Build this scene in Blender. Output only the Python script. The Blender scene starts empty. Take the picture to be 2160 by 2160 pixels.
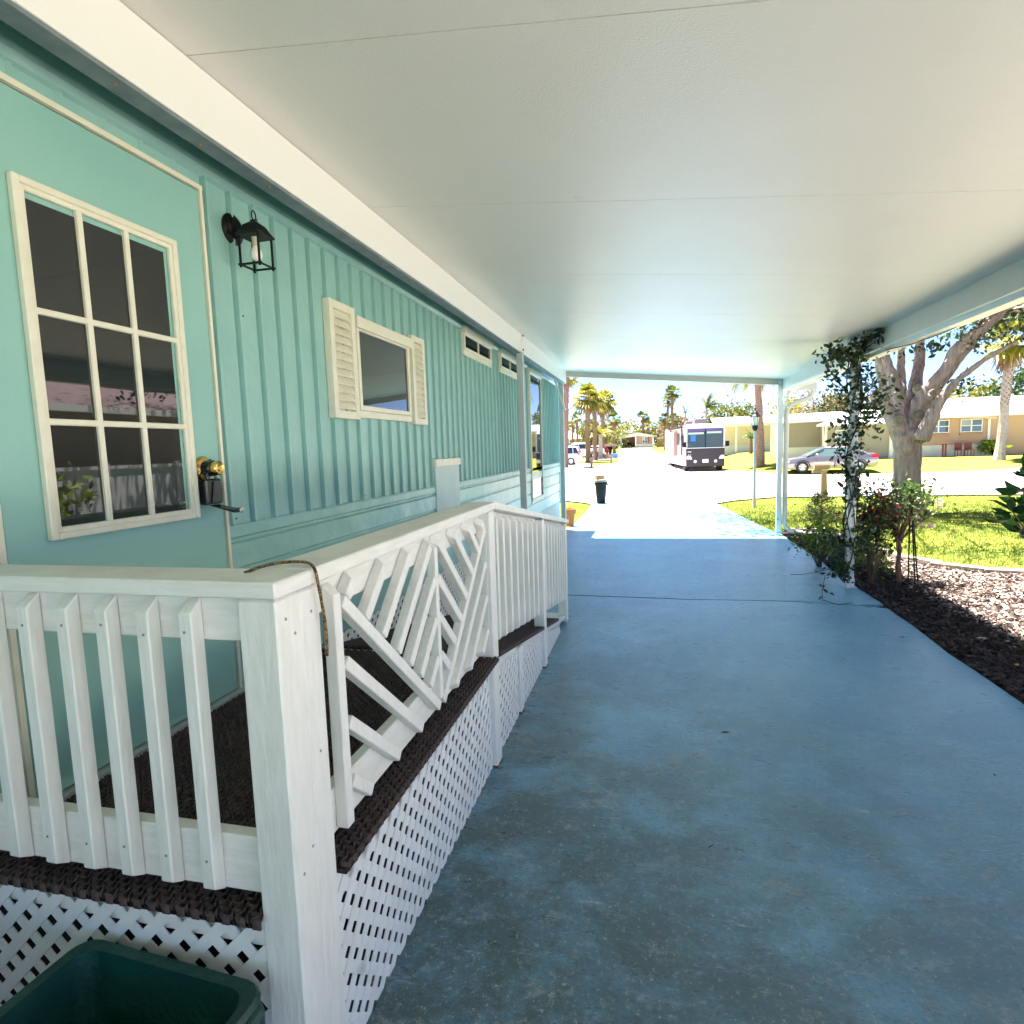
import bpy, bmesh, math, random
import numpy as np
from mathutils import Vector, Matrix
random.seed(7)
S = bpy.context.scene
C = S.collection
# ---------------------------------------------------------------- camera
cam = bpy.data.cameras.new('camera'); camo = bpy.data.objects.new('camera', cam); C.objects.link(camo)
cr = (0.973, 0.230, -0.031); cu = (0.006, 0.111, 0.994); cb = (0.232, -0.967, 0.106)
M3 = Matrix((cr, cu, cb)).transposed()
q = M3.to_quaternion(); q.normalize()
r_, u_, f_ = math.radians(-13.5), math.radians(-6.1), math.radians(-1.8)
fw = Vector((math.sin(r_)*math.cos(u_), math.cos(r_)*math.cos(u_), math.sin(u_)))
rt = Vector((math.cos(r_), -math.sin(r_), 0)); up = rt.cross(fw)
r2 = rt*math.cos(f_)+up*math.sin(f_); u2 = -rt*math.sin(f_)+up*math.cos(f_)
camo.matrix_world = Matrix.Translation((0, 0, 1.6)) @ Matrix((r2, u2, -fw)).transposed().to_4x4()
cam.sensor_width = 36; cam.lens = 36*1255/2160; cam.clip_end = 2000; cam.clip_start = 0.02
S.camera = camo
# ---------------------------------------------------------------- light
sunv = Vector((-0.20, 0.15, 1.0)).normalized()
w = bpy.data.worlds.new('World'); S.world = w; w.use_nodes = True
nt = w.node_tree; bg = nt.nodes['Background']
sky = nt.nodes.new('ShaderNodeTexSky'); sky.sky_type = 'NISHITA'; sky.sun_disc = False
sky.sun_elevation = math.asin(sunv.z); sky.sun_rotation = math.atan2(sunv.x, sunv.y)
sky.air_density = 0.38; sky.dust_density = 0.5; sky.ozone_density = 1.5; sky.altitude = 2500
nt.links.new(sky.outputs[0], bg.inputs[0]); bg.inputs[1].default_value = 0.065
sl = bpy.data.lights.new('sun', 'SUN'); sl.energy = 3.7; sl.angle = math.radians(0.5); sl.color = (1, 0.94, 0.85)
so = bpy.data.objects.new('sun', sl); C.objects.link(so); so.rotation_euler = sunv.to_track_quat('Z', 'Y').to_euler()
S.view_settings.view_transform = 'Standard'; S.view_settings.look = 'None'
S.view_settings.exposure = 3.2; S.view_settings.gamma = 1
S.render.engine = 'CYCLES'
S.cycles.max_bounces = 10; S.cycles.diffuse_bounces = 6

# ---------------------------------------------------------------- materials
def mat(name, col, rough=.6, metal=0., var=None, vs=6., bump=0., bs=40., island=0., stretch=None, spec=.5, coat=0., trans=0., detail=4., bd=.01, dirt=None):
    """Principled; var = second colour mixed by noise of scale vs; island = per-piece brightness variation"""
    m = bpy.data.materials.new(name); m.use_nodes = True; t = m.node_tree; n = t.nodes; b = n['Principled BSDF']
    b.inputs['Base Color'].default_value = (*col, 1); b.inputs['Roughness'].default_value = rough
    b.inputs['Metallic'].default_value = metal; b.inputs['Specular IOR Level'].default_value = spec
    b.inputs['Coat Weight'].default_value = coat
    tc = n.new('ShaderNodeTexCoord'); src = tc.outputs['Object']
    if stretch:
        mp = n.new('ShaderNodeMapping'); mp.inputs['Scale'].default_value = stretch
        t.links.new(src, mp.inputs[0]); src = mp.outputs[0]
    out = None
    if var:
        no = n.new('ShaderNodeTexNoise'); no.inputs['Scale'].default_value = vs; no.inputs['Detail'].default_value = detail
        t.links.new(src, no.inputs['Vector'])
        rp = n.new('ShaderNodeValToRGB'); rp.color_ramp.elements[0].position = .35; rp.color_ramp.elements[1].position = .68
        rp.color_ramp.elements[0].color = (*col, 1); rp.color_ramp.elements[1].color = (*var, 1)
        t.links.new(no.outputs['Fac'], rp.inputs[0]); out = rp.outputs[0]
    if dirt:   # (colour, scale, threshold, stretch, amount)
        mp2 = n.new('ShaderNodeMapping'); mp2.inputs['Scale'].default_value = dirt[3]; t.links.new(tc.outputs['Object'], mp2.inputs[0])
        nd = n.new('ShaderNodeTexNoise'); nd.inputs['Scale'].default_value = dirt[1]; nd.inputs['Detail'].default_value = 9; nd.inputs['Roughness'].default_value = .72
        t.links.new(mp2.outputs[0], nd.inputs['Vector']); r3 = n.new('ShaderNodeMapRange'); r3.inputs['From Min'].default_value = dirt[2]; r3.inputs['From Max'].default_value = dirt[2]+.07; r3.inputs['To Max'].default_value = dirt[4]
        t.links.new(nd.outputs['Fac'], r3.inputs[0]); mx2 = n.new('ShaderNodeMix'); mx2.data_type = 'RGBA'; t.links.new(r3.outputs[0], mx2.inputs[0])
        if out: t.links.new(out, mx2.inputs[6])
        else: mx2.inputs[6].default_value = (*col, 1)
        mx2.inputs[7].default_value = (*dirt[0], 1); out = mx2.outputs[2]
    if island:
        g = n.new('ShaderNodeNewGeometry'); mr = n.new('ShaderNodeMapRange')
        mr.inputs['To Min'].default_value = 1-island; mr.inputs['To Max'].default_value = 1+island
        t.links.new(g.outputs['Random Per Island'], mr.inputs[0])
        vm = n.new('ShaderNodeVectorMath'); vm.operation = 'SCALE'
        if out: t.links.new(out, vm.inputs[0])
        else: vm.inputs[0].default_value = col
        t.links.new(mr.outputs[0], vm.inputs['Scale']); out = vm.outputs[0]
    if out: t.links.new(out, b.inputs['Base Color'])
    if bump:
        nb = n.new('ShaderNodeTexNoise'); nb.inputs['Scale'].default_value = bs; nb.inputs['Detail'].default_value = 5
        t.links.new(src, nb.inputs['Vector']); bp = n.new('ShaderNodeBump'); bp.inputs['Strength'].default_value = bump
        bp.inputs['Distance'].default_value = bd
        t.links.new(nb.outputs['Fac'], bp.inputs['Height']); t.links.new(bp.outputs[0], b.inputs['Normal'])
    if trans:
        tr = n.new('ShaderNodeBsdfTranslucent'); mx = n.new('ShaderNodeMixShader'); mx.inputs[0].default_value = trans
        if out: t.links.new(out, tr.inputs[0])
        else: tr.inputs[0].default_value = (*col, 1)
        t.links.new(b.outputs[0], mx.inputs[1]); t.links.new(tr.outputs[0], mx.inputs[2])
        t.links.new(mx.outputs[0], n['Material Output'].inputs[0])
    return m

AQ = mat('aqua_paint', (.25, .46, .425), .33, var=(.29, .50, .46), vs=3, bump=.7, bs=4.5, bd=.03, spec=.55, dirt=((.14,.30,.26), 5, .66, (1,1,.35), .55))
AQD = mat('aqua_door_paint', (.24, .46, .415), .42, var=(.27, .49, .44), vs=2, bump=.15, bs=120, dirt=((.16,.34,.30), 7, .68, (1,1,.5), .4))
WOOD = mat('white_painted_wood', (.82, .80, .75), .48, var=(.76, .74, .67), vs=9, bump=.3, bs=12, stretch=(6, 6, 1.0), dirt=((.42,.36,.26), 9, .70, (5,5,.9), .8))
WOODH = mat('white_painted_board', (.82, .80, .75), .48, var=(.74, .72, .65), vs=7, bump=.28, bs=12, stretch=(1.2, 1.2, 6), dirt=((.42,.36,.26), 8, .68, (1,1,5), .8))
LATT = mat('white_lattice', (.84, .83, .81), .5, var=(.78, .77, .73), vs=6, dirt=((.45,.42,.35), 4, .64, (1,1,1), .6))
CREAM = mat('cream_trim', (.74, .71, .58), .4, var=(.70, .66, .52), vs=20)
CEIL = mat('ceiling_panel', (.81, .775, .715), .36, bump=.16, bs=150, var=(.775, .74, .68), vs=1.2, dirt=((.60,.55,.47), 2.2, .66, (1,1,1), .5), spec=.45)
FASC = mat('beam_white', (.76, .75, .715), .38, spec=.5, bump=.05, bs=5)
GALV = mat('grey_flashing', (.15, .19, .21), .5, metal=.3, var=(.22, .26, .27), vs=14)
PALE = mat('pale_aqua_aluminium', (.60, .64, .60), .35, var=(.64, .68, .65), vs=4)
POSTW = mat('post_white', (.70, .74, .72), .4, var=(.62, .66, .62), vs=5)
BLACK = mat('black_metal', (.006, .006, .006), .5, spec=.25)
BLKG = mat('black_gloss', (.01, .01, .012), .18, spec=.6)
GLASS = mat('window_glass', (.010, .012, .012), .02, spec=1.0)
GLASS2 = mat('dark_car_glass', (.02, .03, .06), .03, spec=.9)
BRASS = mat('brass', (.75, .50, .16), .2, metal=1)
BULB = mat('bulb_glass', (.85, .83, .8), .25)
MAT = mat('brown_honeycomb_mat', (.038, .022, .018), .6, var=(.06, .033, .028), vs=18, bump=.4, bs=80)
GREEN = mat('green_plastic', (.003, .040, .031), .4, var=(.005, .062, .048), vs=5, bump=.3, bs=60, dirt=((.05,.055,.045), 6, .58, (1,1,1), .5))
TERRA = mat('terracotta', (.42, .105, .03), .75, var=(.48, .14, .045), vs=10)
TYRE = mat('tyre', (.02, .02, .022), .8)
RIM = mat('alloy', (.6, .6, .62), .3, metal=.7)
RED = mat('red_lens', (.6, .02, .03), .25)
WHT = mat('white_body', (.78, .78, .80), .25, coat=.5)
STUC = mat('white_stucco', (.72, .70, .67), .8, var=(.66, .64, .60), vs=2)
ROOFW = mat('white_roof', (.78, .76, .76), .6, var=(.70, .68, .68), vs=1.5)
SID_T = mat('tan_siding', (.36, .31, .25), .7, var=(.33, .28, .23), vs=.8)
SID_O = mat('peach_siding', (.52, .34, .22), .7, var=(.48, .31, .20), vs=.8)
SID_G = mat('mint_siding', (.20, .46, .28), .7)
SID_P = mat('pink_tan_siding', (.40, .26, .20), .7)
BARK = mat('oak_bark', (.42, .315, .285), .9, var=(.24, .175, .16), vs=11, bump=1., bs=24, stretch=(1.5, 1.5, .28), bd=.05, detail=8)
KNOT = mat('cut_wood', (.24, .19, .15), .9, var=(.2, .15, .12), vs=12)
PBARK = mat('palm_trunk_bark', (.30, .19, .14), .95, var=(.16, .09, .07), vs=7, bump=1, bs=10, stretch=(1, 1, 3))
PBARK2 = mat('grey_palm_trunk', (.42, .36, .33), .95, var=(.30, .25, .23), vs=5, bump=.6, bs=9)
LEAFP = mat('palm_leaf', (.075, .115, .018), .5, island=.5, trans=.3, var=(.13, .14, .03), vs=1.2)
LEAFY = mat('yellow_green_palm_leaf', (.22, .21, .02), .5, island=.45, trans=.35)
LEAFD = mat('dead_frond', (.24, .15, .08), .9, island=.4, trans=.2)
LEAFV = mat('vine_leaf', (.030, .058, .016), .38, island=.6, trans=.22, spec=.5)
LEAFS = mat('shrub_leaf', (.065, .12, .022), .42, island=.6, trans=.3)
LEAFL = mat('lime_leaf', (.17, .24, .015), .5, island=.5, trans=.35)
LEAFR = mat('red_croton_leaf', (.26, .03, .015), .4, island=.6, trans=.25)
LEAFT = mat('tree_leaf', (.045, .075, .018), .5, island=.6, trans=.3)
LEAFF = mat('far_tree_leaf', (.13, .15, .03), .6, island=.55, trans=.3)
LEAFG = mat('magnolia_leaf', (.03, .10, .012), .3, island=.5, trans=.35)
STEM = mat('brown_stem', (.12, .075, .05), .9)
VSTEM = mat('vine_stem', (.045, .035, .028), .9)
BOUNCEW = mat('bounce_white', (.80, .77, .72), .9, var=(.74, .71, .67), vs=.5)
ROADM = mat('bleached_road', (.42, .39, .375), .9, var=(.36, .33, .315), vs=.5, bump=.3, bs=30)
KERB = mat('concrete_block', (.36, .31, .26), .85, var=(.28, .24, .20), vs=8, bump=.4, bs=50)

# ---------------------------------------------------------------- mesh helpers
class MB:
    def __init__(s): s.v = []; s.f = []
    def add(s, vs, fs):
        o = len(s.v); s.v += [tuple(p) for p in vs]; s.f += [tuple(i+o for i in f) for f in fs]; return s
    def box(s, x0, x1, y0, y1, z0, z1):
        return s.add([(x0,y0,z0),(x1,y0,z0),(x1,y1,z0),(x0,y1,z0),(x0,y0,z1),(x1,y0,z1),(x1,y1,z1),(x0,y1,z1)],
                     [(0,3,2,1),(4,5,6,7),(0,1,5,4),(1,2,6,5),(2,3,7,6),(3,0,4,7)])
    def prism(s, poly, off, back=(0,0,0)):
        """closed polygon of 3D points swept by off"""
        n = len(poly); off = Vector(off)
        a = [Vector(p)+Vector(back) for p in poly]; b = [p+off for p in a]
        nrm = Vector((0,0,0))
        for i in range(n): nrm += a[i].cross(a[(i+1) % n])
        if nrm.dot(off) > 0: a.reverse(); b.reverse()
        return s.add(a+b, [tuple(range(n)), tuple(range(2*n-1, n-1, -1))]+[((i+1) % n, i, i+n, (i+1) % n+n) for i in range(n)])
    def bar(s, p0, p1, w, h, upv=(0,0,1)):
        p0 = Vector(p0); p1 = Vector(p1); d = (p1-p0).normalized(); a = d.cross(Vector(upv))
        if a.length < 1e-4: a = d.cross(Vector((1,0,0)))
        a.normalize(); b = a.cross(d).normalized()
        return s.prism([p0+a*w/2+b*h/2, p0-a*w/2+b*h/2, p0-a*w/2-b*h/2, p0+a*w/2-b*h/2], p1-p0)
    def tube(s, pts, rad, n=8, cap=True):
        pts = [Vector(p) for p in pts]; m = len(pts)
        if not hasattr(rad, '__len__'): rad = [rad]*m
        vs = []; a = None
        for i, p in enumerate(pts):
            d = (pts[min(i+1, m-1)]-pts[max(i-1, 0)]).normalized()
            if a is None: a = d.orthogonal().normalized()
            a = (a-d*a.dot(d)); a = a.normalized() if a.length > 1e-6 else d.orthogonal().normalized()
            b = d.cross(a)
            for k in range(n):
                t = 2*math.pi*k/n; vs.append(p+(a*math.cos(t)+b*math.sin(t))*rad[i])
        fs = [(i*n+k, i*n+(k+1) % n, (i+1)*n+(k+1) % n, (i+1)*n+k) for i in range(m-1) for k in range(n)]
        if cap: fs += [tuple(range(n-1, -1, -1)), tuple((m-1)*n+k for k in range(n))]
        return s.add(vs, fs)
    def lathe(s, prof, c=(0,0,0), axis='Z', n=24, caps=True):
        """prof: (r, h) pairs along the axis from c"""
        vs = []; c = Vector(c)
        for r, h in prof:
            for k in range(n):
                t = 2*math.pi*k/n; x, y = r*math.cos(t), r*math.sin(t)
                vs.append(c+Vector({'Z': (x,y,h), 'X': (h,x,y), 'Y': (y,h,x)}[axis]))
        m = len(prof)
        fs = [(i*n+k, i*n+(k+1) % n, (i+1)*n+(k+1) % n, (i+1)*n+k) for i in range(m-1) for k in range(n)]
        if caps and prof[0][0] > 1e-6: fs.append(tuple(range(n-1, -1, -1)))
        if caps and prof[-1][0] > 1e-6: fs.append(tuple((m-1)*n+k for k in range(n)))
        return s.add(vs, fs)
    def loft(s, rings, cap=True):
        n = len(rings[0]); m = len(rings); vs = [p for r in rings for p in r]
        fs = [(i*n+k, i*n+(k+1) % n, (i+1)*n+(k+1) % n, (i+1)*n+k) for i in range(m-1) for k in range(n)]
        if cap: fs += [tuple(range(n-1, -1, -1)), tuple((m-1)*n+k for k in range(n))]
        return s.add(vs, fs)
    def ell(s, c, r, n=10):
        prof = [(max(1e-4, math.sin(math.pi*i/n)), -math.cos(math.pi*i/n)) for i in range(n+1)]
        t = MB().lathe(prof, n=12); return s.add([(c[0]+v[0]*r[0], c[1]+v[1]*r[1], c[2]+v[2]*r[2]) for v in t.v], t.f)

ORG = {}
def tagp(o, label=None, cat=None, group=None, kind=None):
    if label: o['label'] = label
    if cat: o['category'] = cat
    if group: o['group'] = group
    if kind: o['kind'] = kind
    return o
def thing(name, label, cat, loc=(0,0,0), group=None):
    o = bpy.data.objects.new(name, None); C.objects.link(o); o.location = loc; o.empty_display_size = .2
    ORG[o.name] = Vector(loc); return tagp(o, label, cat, group)
def link(name, me, m, parent, origin, smooth, bev):
    me.materials.append(m)
    o = bpy.data.objects.new(name, me); C.objects.link(o)
    if parent: o.parent = parent; ORG[o.name] = ORG[parent.name]
    else: o.location = origin; ORG[o.name] = Vector(origin)
    if smooth:
        me.polygons.foreach_set('use_smooth', [True]*len(me.polygons))
        if smooth != 2:
            md = o.modifiers.new('s', 'EDGE_SPLIT'); md.split_angle = math.radians(38)
    if bev:
        md = o.modifiers.new('b', 'BEVEL'); md.width = bev; md.segments = 1; md.limit_method = 'ANGLE'
    return o
def obj(name, mb, m, parent=None, origin=(0,0,0), smooth=False, bev=0, label=None, local=False):
    L = Vector((0,0,0)) if local else (ORG[parent.name] if parent else Vector(origin))
    me = bpy.data.meshes.new(name)
    me.from_pydata([(p[0]-L[0], p[1]-L[1], p[2]-L[2]) for p in mb.v], [], mb.f)
    me.validate(); me.update()
    bm = bmesh.new(); bm.from_mesh(me); bmesh.ops.recalc_face_normals(bm, faces=bm.faces); bm.to_mesh(me); bm.free()
    o = link(name, me, m, parent, origin, smooth, bev)
    if label: o['label'] = label
    return o
def cloud(name, V, F, m, parent=None, origin=(0,0,0), kind=None):
    """numpy mesh: V (N,3), F (M,3)"""
    L = ORG[parent.name] if parent else Vector(origin)
    me = bpy.data.meshes.new(name); V = np.asarray(V, dtype=np.float32)-np.array(L, dtype=np.float32)
    me.vertices.add(len(V)); me.vertices.foreach_set('co', V.ravel())
    F = np.asarray(F, dtype=np.int32); me.loops.add(F.size); me.polygons.add(len(F))
    me.loops.foreach_set('vertex_index', F.ravel()); me.polygons.foreach_set('loop_start', np.arange(0, F.size, F.shape[1], dtype=np.int32))
    me.polygons.foreach_set('loop_total', np.full(len(F), F.shape[1], dtype=np.int32)); me.update(calc_edges=True)
    o = link(name, me, m, parent, origin, False, 0)
    if kind: o['kind'] = kind
    return o
rng = np.random.default_rng(5)
def leafmesh(P, size, asp=.45, up_bias=0., fold=.25, jitter=.5, D=None):
    """P (N,3) leaf base points -> folded leaves of 6 verts, 4 tris"""
    P = np.asarray(P, float); N = len(P)
    d = rng.normal(size=(N,3)) if D is None else np.asarray(D, float)+rng.normal(size=(N,3))*.35
    d[:,2] += up_bias; d /= np.linalg.norm(d, axis=1)[:,None]
    a = np.cross(d, rng.normal(size=(N,3))); a /= np.linalg.norm(a, axis=1)[:,None]; n = np.cross(a, d)
    s = (size*(1+jitter*rng.uniform(-1, 1, N)))[:,None]; wv = s*asp/2
    v = np.stack([P, P+d*s*.35+a*wv+n*s*fold*.4, P+d*s*.35-a*wv+n*s*fold*.4, P+d*s*.7+a*wv*.75+n*s*fold*.35, P+d*s*.7-a*wv*.75+n*s*fold*.35, P+d*s-n*s*.08], 1)
    V = v.reshape(-1, 3); b = (np.arange(N)*6)[:,None]
    F = np.concatenate([b+np.array([[0,1,2]]), b+np.array([[1,3,2]]), b+np.array([[3,4,2]]), b+np.array([[3,5,4]])], 0)
    return V, F
def dup(root, loc, rz, label, group=None, sc=1.):
    r = root.copy(); C.objects.link(r); r.location = loc; r.rotation_euler = (0,0,rz); r.scale = (sc,)*3; r['label'] = label
    if group: r['group'] = group
    for ch in list(root.children):
        c = ch.copy(); C.objects.link(c); c.parent = r
        for g in ch.children:
            d = g.copy(); C.objects.link(d); d.parent = c
    return r
def clip(poly, a, b, c):
    """keep a*x+b*y<=c"""
    out = []
    for i in range(len(poly)):
        p, q2 = poly[i], poly[(i+1) % len(poly)]
        dp, dq = a*p[0]+b*p[1]-c, a*q2[0]+b*q2[1]-c
        if dp <= 0: out.append(p)
        if dp*dq < 0:
            t = dp/(dp-dq); out.append((p[0]+t*(q2[0]-p[0]), p[1]+t*(q2[1]-p[1])))
    return out

# ---------------------------------------------------------------- ground heights
KM = [(11,0),(19.5,-.3),(36,-.37),(42,-.32),(52,-.1),(73,.1),(125,.95),(400,1.4)]
KR = [(11,-.03),(19.5,-.28),(36,-.35),(43,.25),(63,.6),(125,.95),(400,1.4)]
def interp(y, ks):
    if y <= ks[0][0]: return ks[0][1]
    for (a, b), (c, d) in zip(ks, ks[1:]):
        if y <= c: return b+(d-b)*(y-a)/(c-a)
    return ks[-1][1]
def zg(X, Y):
    t = min(1, max(0, (X-3.4-0.05*(Y-36)-1)/2.5))
    return interp(Y, KM)*(1-t)+interp(Y, KR)*t
def frange(a, b, s):
    o = []
    while a < b-1e-6: o.append(a); a += s
    return o+[b]
def sheet(name, xs, ys, dz, m, label=None, kind='structure', edge=None):
    vs = []; fs = []; nx = len(xs)
    for y in ys:
        for x in xs: vs.append((x, y, zg(x, y)+dz))
    fs = [(j*nx+i, j*nx+i+1, (j+1)*nx+i+1, (j+1)*nx+i) for j in range(len(ys)-1) for i in range(nx-1)]
    o = obj(name, MB().add(vs, fs), m); o['kind'] = kind; return o
def strip(name, rows, n, dz, m, thick=0):
    """rows: (y, xl, xr) -> draped sheet"""
    vs = []
    for y, a, b in rows:
        for i in range(n+1):
            x = a+(b-a)*i/n; vs.append((x, y, zg(x, y)+dz))
    k = n+1
    fs = [(j*k+i, j*k+i+1, (j+1)*k+i+1, (j+1)*k+i) for j in range(len(rows)-1) for i in range(n)]
    if thick:   # skirt
        ed = [i for i in range(k)]+[j*k+n for j in range(1, len(rows))]+[(len(rows)-1)*k+i for i in range(n-1, -1, -1)]+[j*k for j in range(len(rows)-2, 0, -1)]
        o = len(vs); vs += [(vs[i][0], vs[i][1], vs[i][2]-thick) for i in ed]
        fs += [(ed[i], ed[(i+1) % len(ed)], o+(i+1) % len(ed), o+i) for i in range(len(ed))]
    o = obj(name, MB().add(vs, fs), m); o['kind'] = 'structure'; return o
def rowsof(pts, step=1.):
    out = []
    for (y0, a0, b0), (y1, a1, b1) in zip(pts, pts[1:]):
        k = max(1, int((y1-y0)/step))
        for i in range(k): t = i/k; out.append((y0+(y1-y0)*t, a0+(a1-a0)*t, b0+(b1-b0)*t))
    return out+[pts[-1]]
#@@PART2
# ---------------------------------------------------------------- ground, roads, slab
LAWN = mat('lawn', (.19, .23, .035), 1, spec=.1, var=(.27, .27, .05), vs=.9, bump=.6, bs=60, detail=8)
xs = frange(-140, -20, 12)[:-1]+frange(-20, 40, 1)[:-1]+frange(40, 160, 12)
ys = [-30, -15, -5, 0, 5]+[8, 10, 11]+frange(12, 19, 1)+[19.5]+frange(20.5, 35.5, 1.5)+[36]+frange(37, 43, 1)+frange(45, 52, 1)[1:]+[54, 57, 60, 63, 67, 73, 80, 90, 100, 110, 125, 160, 220, 400, 900]
sheet('lawn', xs, sorted(set(ys)), -.05, LAWN)
def lerp_pts(pts, x):
    if x <= pts[0][0]: return pts[0][1]
    for (a, b), (c, d) in zip(pts, pts[1:]):
        if x <= c: return b+(d-b)*(x-a)/(c-a)
    return pts[-1][1]
near = [(-60,21),(-3,20.9),(-2.1,19.9),(-1.9,19.5),(1.9,19.5),(2.4,20.3),(3.9,21.6),(5.6,21.4),(11,21.4),(80,23)]
far = [(-60,50),(-7,49.3),(-5.2,48.4),(-4.6,52),(-4.5,41.9),(4.75,41.8),(5.6,38.6),(7,36.3),(9,35.5),(11.6,35.2),(14.6,35.7),(19,36.9),(30,38.5),(80,48)]
far = [(-60,50),(-7,49.3),(-5.2,48.4),(-4.6,46),(-4.4,43.5),(4.6,43),(4.8,41.5),(5.6,38.6),(7,36.3),(9,35.5),(11.6,35.2),(14.6,35.7),(19,36.9),(30,38.5),(80,48)]
def colstrip(name, xs, lo, hi, n, dz, m):
    vs = []
    for x in xs:
        a, b = lo(x), hi(x)
        for i in range(n+1): y = a+(b-a)*i/n; vs.append((x, y, zg(x, y)+dz))
    k = n+1
    fs = [(j*k+i, (j+1)*k+i, (j+1)*k+i+1, j*k+i+1) for j in range(len(xs)-1) for i in range(n)]
    o = obj(name, MB().add(vs, fs), m); o['kind'] = 'structure'; return o
colstrip('cross_street', frange(-60, -10, 5)[:-1]+frange(-10, 24, .5)[:-1]+frange(24, 80, 4), lambda x: lerp_pts(near, x), lambda x: lerp_pts(far, x), 26, 0, ROADM)
strip('street', rowsof([(42.5,-4.75,4.7),(46,-5.1,3.9),(52,-4.5,3.0),(58,-3.1,2.5),(72,-4.3,1.65),(99,-5.4,.05),(112,-6.4,-.8),(121,-6.3,0)], 1.5), 8, .006, ROADM)
strip('parking_pad', rowsof([(49.6,-22,-4.5),(57,-22,-6.2)]), 12, .0, ROADM)
strip('truck_parking_pad', rowsof([(64,-22,-3.9),(74,-22,-4.6)]), 12, .0, ROADM)
# painted driveway
m = bpy.data.materials.new('worn_blue_concrete_paint'); m.use_nodes = True; t = m.node_tree; n = t.nodes; b = n['Principled BSDF']
tc = n.new('ShaderNodeTexCoord')
def noise(sc, stretch=(1,1,1), detail=6, rough=.6):
    mp = n.new('ShaderNodeMapping'); mp.inputs['Scale'].default_value = stretch; t.links.new(tc.outputs['Object'], mp.inputs[0])
    no = n.new('ShaderNodeTexNoise'); no.inputs['Scale'].default_value = sc; no.inputs['Detail'].default_value = detail; no.inputs['Roughness'].default_value = rough
    t.links.new(mp.outputs[0], no.inputs['Vector']); return no.outputs['Fac']
def ramp(fac, p0, p1, c0=(0,0,0), c1=(1,1,1)):
    r = n.new('ShaderNodeValToRGB'); r.color_ramp.elements[0].position = p0; r.color_ramp.elements[1].position = p1
    r.color_ramp.elements[0].color = (*c0, 1); r.color_ramp.elements[1].color = (*c1, 1); t.links.new(fac, r.inputs[0]); return r.outputs[0]
def mix(f, a, bb):
    x = n.new('ShaderNodeMix'); x.data_type = 'RGBA'
    t.links.new(f, x.inputs[0])
    for i, v in ((6, a), (7, bb)):
        if isinstance(v, tuple): x.inputs[i].default_value = (*v, 1)
        else: t.links.new(v, x.inputs[i])
    return x.outputs[2]
def mul(a, bb):
    x = n.new('ShaderNodeMath'); x.operation = 'MULTIPLY'; t.links.new(a, x.inputs[0])
    if isinstance(bb, float): x.inputs[1].default_value = bb
    else: t.links.new(bb, x.inputs[1])
    return x.outputs[0]
sep = n.new('ShaderNodeSeparateXYZ'); t.links.new(tc.outputs['Object'], sep.inputs[0])
def mth(op, a, bb):
    x = n.new('ShaderNodeMath'); x.operation = op
    for i, v in ((0, a), (1, bb)):
        if isinstance(v, (int, float)): x.inputs[i].default_value = v
        else: t.links.new(v, x.inputs[i])
    return x
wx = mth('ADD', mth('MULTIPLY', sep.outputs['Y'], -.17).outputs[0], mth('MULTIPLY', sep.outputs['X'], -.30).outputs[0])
wn = mth('ADD', wx.outputs[0], 1.22); wn.use_clamp = True; near_mask = wn.outputs[0]        # patch and fleck strength, highest at the near end beside the deck
def noised(sc, stretch=(1,1,1), detail=9, rough=.7, dist=1.2):
    f = noise(sc, stretch, detail, rough); f.node.inputs['Distortion'].default_value = dist; return f
c = ramp(noised(.9, (1,1.5,1), 8, .6, .3), .36, .64, (.10,.35,.55), (.17,.48,.65))
c = mix(mul(ramp(noised(1.3, (1,1.3,1), 12, .75, .25), .36, .54), near_mask), c, (.018,.092,.090))
c = mix(mul(ramp(noised(7.5, (1,1.3,1), 12, .82, .2), .54, .64), .5), c, (.34,.52,.62))
c = mix(mul(mul(ramp(noised(2.2, (1,1.2,1), 12, .85, .3), .56, .60), near_mask), .8), c, (.30,.36,.32))
c = mix(mul(mul(ramp(noise(60, (.8,1.2,1), 8, .85), .52, .60), near_mask), .9), c, (.02,.07,.07))
c = mix(mul(mul(ramp(noise(42, (1,1,1), 9, .9), .56, .61), near_mask), 1.), c, (.62,.68,.56))
c = mix(mul(ramp(noised(3.1, (.5,2.6,1), 12, .85, .1), .59, .68), .8), c, (.50,.68,.76))
c = mix(mul(ramp(noise(130, (1,1,1), 4, .8), .60, .68), .4), c, (.05,.14,.17))
t.links.new(c, b.inputs['Base Color'])
t.links.new(ramp(noise(7, (1,2,1), 6), .3, .7, (.22,.22,.22), (.48,.48,.48)), b.inputs['Roughness'])
b.inputs['Specular IOR Level'].default_value = .8; b.inputs['Coat Weight'].default_value = .45; b.inputs['Coat Roughness'].default_value = .28
bp = n.new('ShaderNodeBump'); bp.inputs['Strength'].default_value = .8; bp.inputs['Distance'].default_value = .012
hx = n.new('ShaderNodeMath'); hx.operation = 'ADD'; t.links.new(noised(22, (.6,1.8,1), 10, .8, .6), hx.inputs[0]); t.links.new(noise(85, (1,1,1), 6, .85), hx.inputs[1])
t.links.new(hx.outputs[0], bp.inputs['Height']); t.links.new(bp.outputs[0], b.inputs['Normal'])
DRIVE = m
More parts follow.
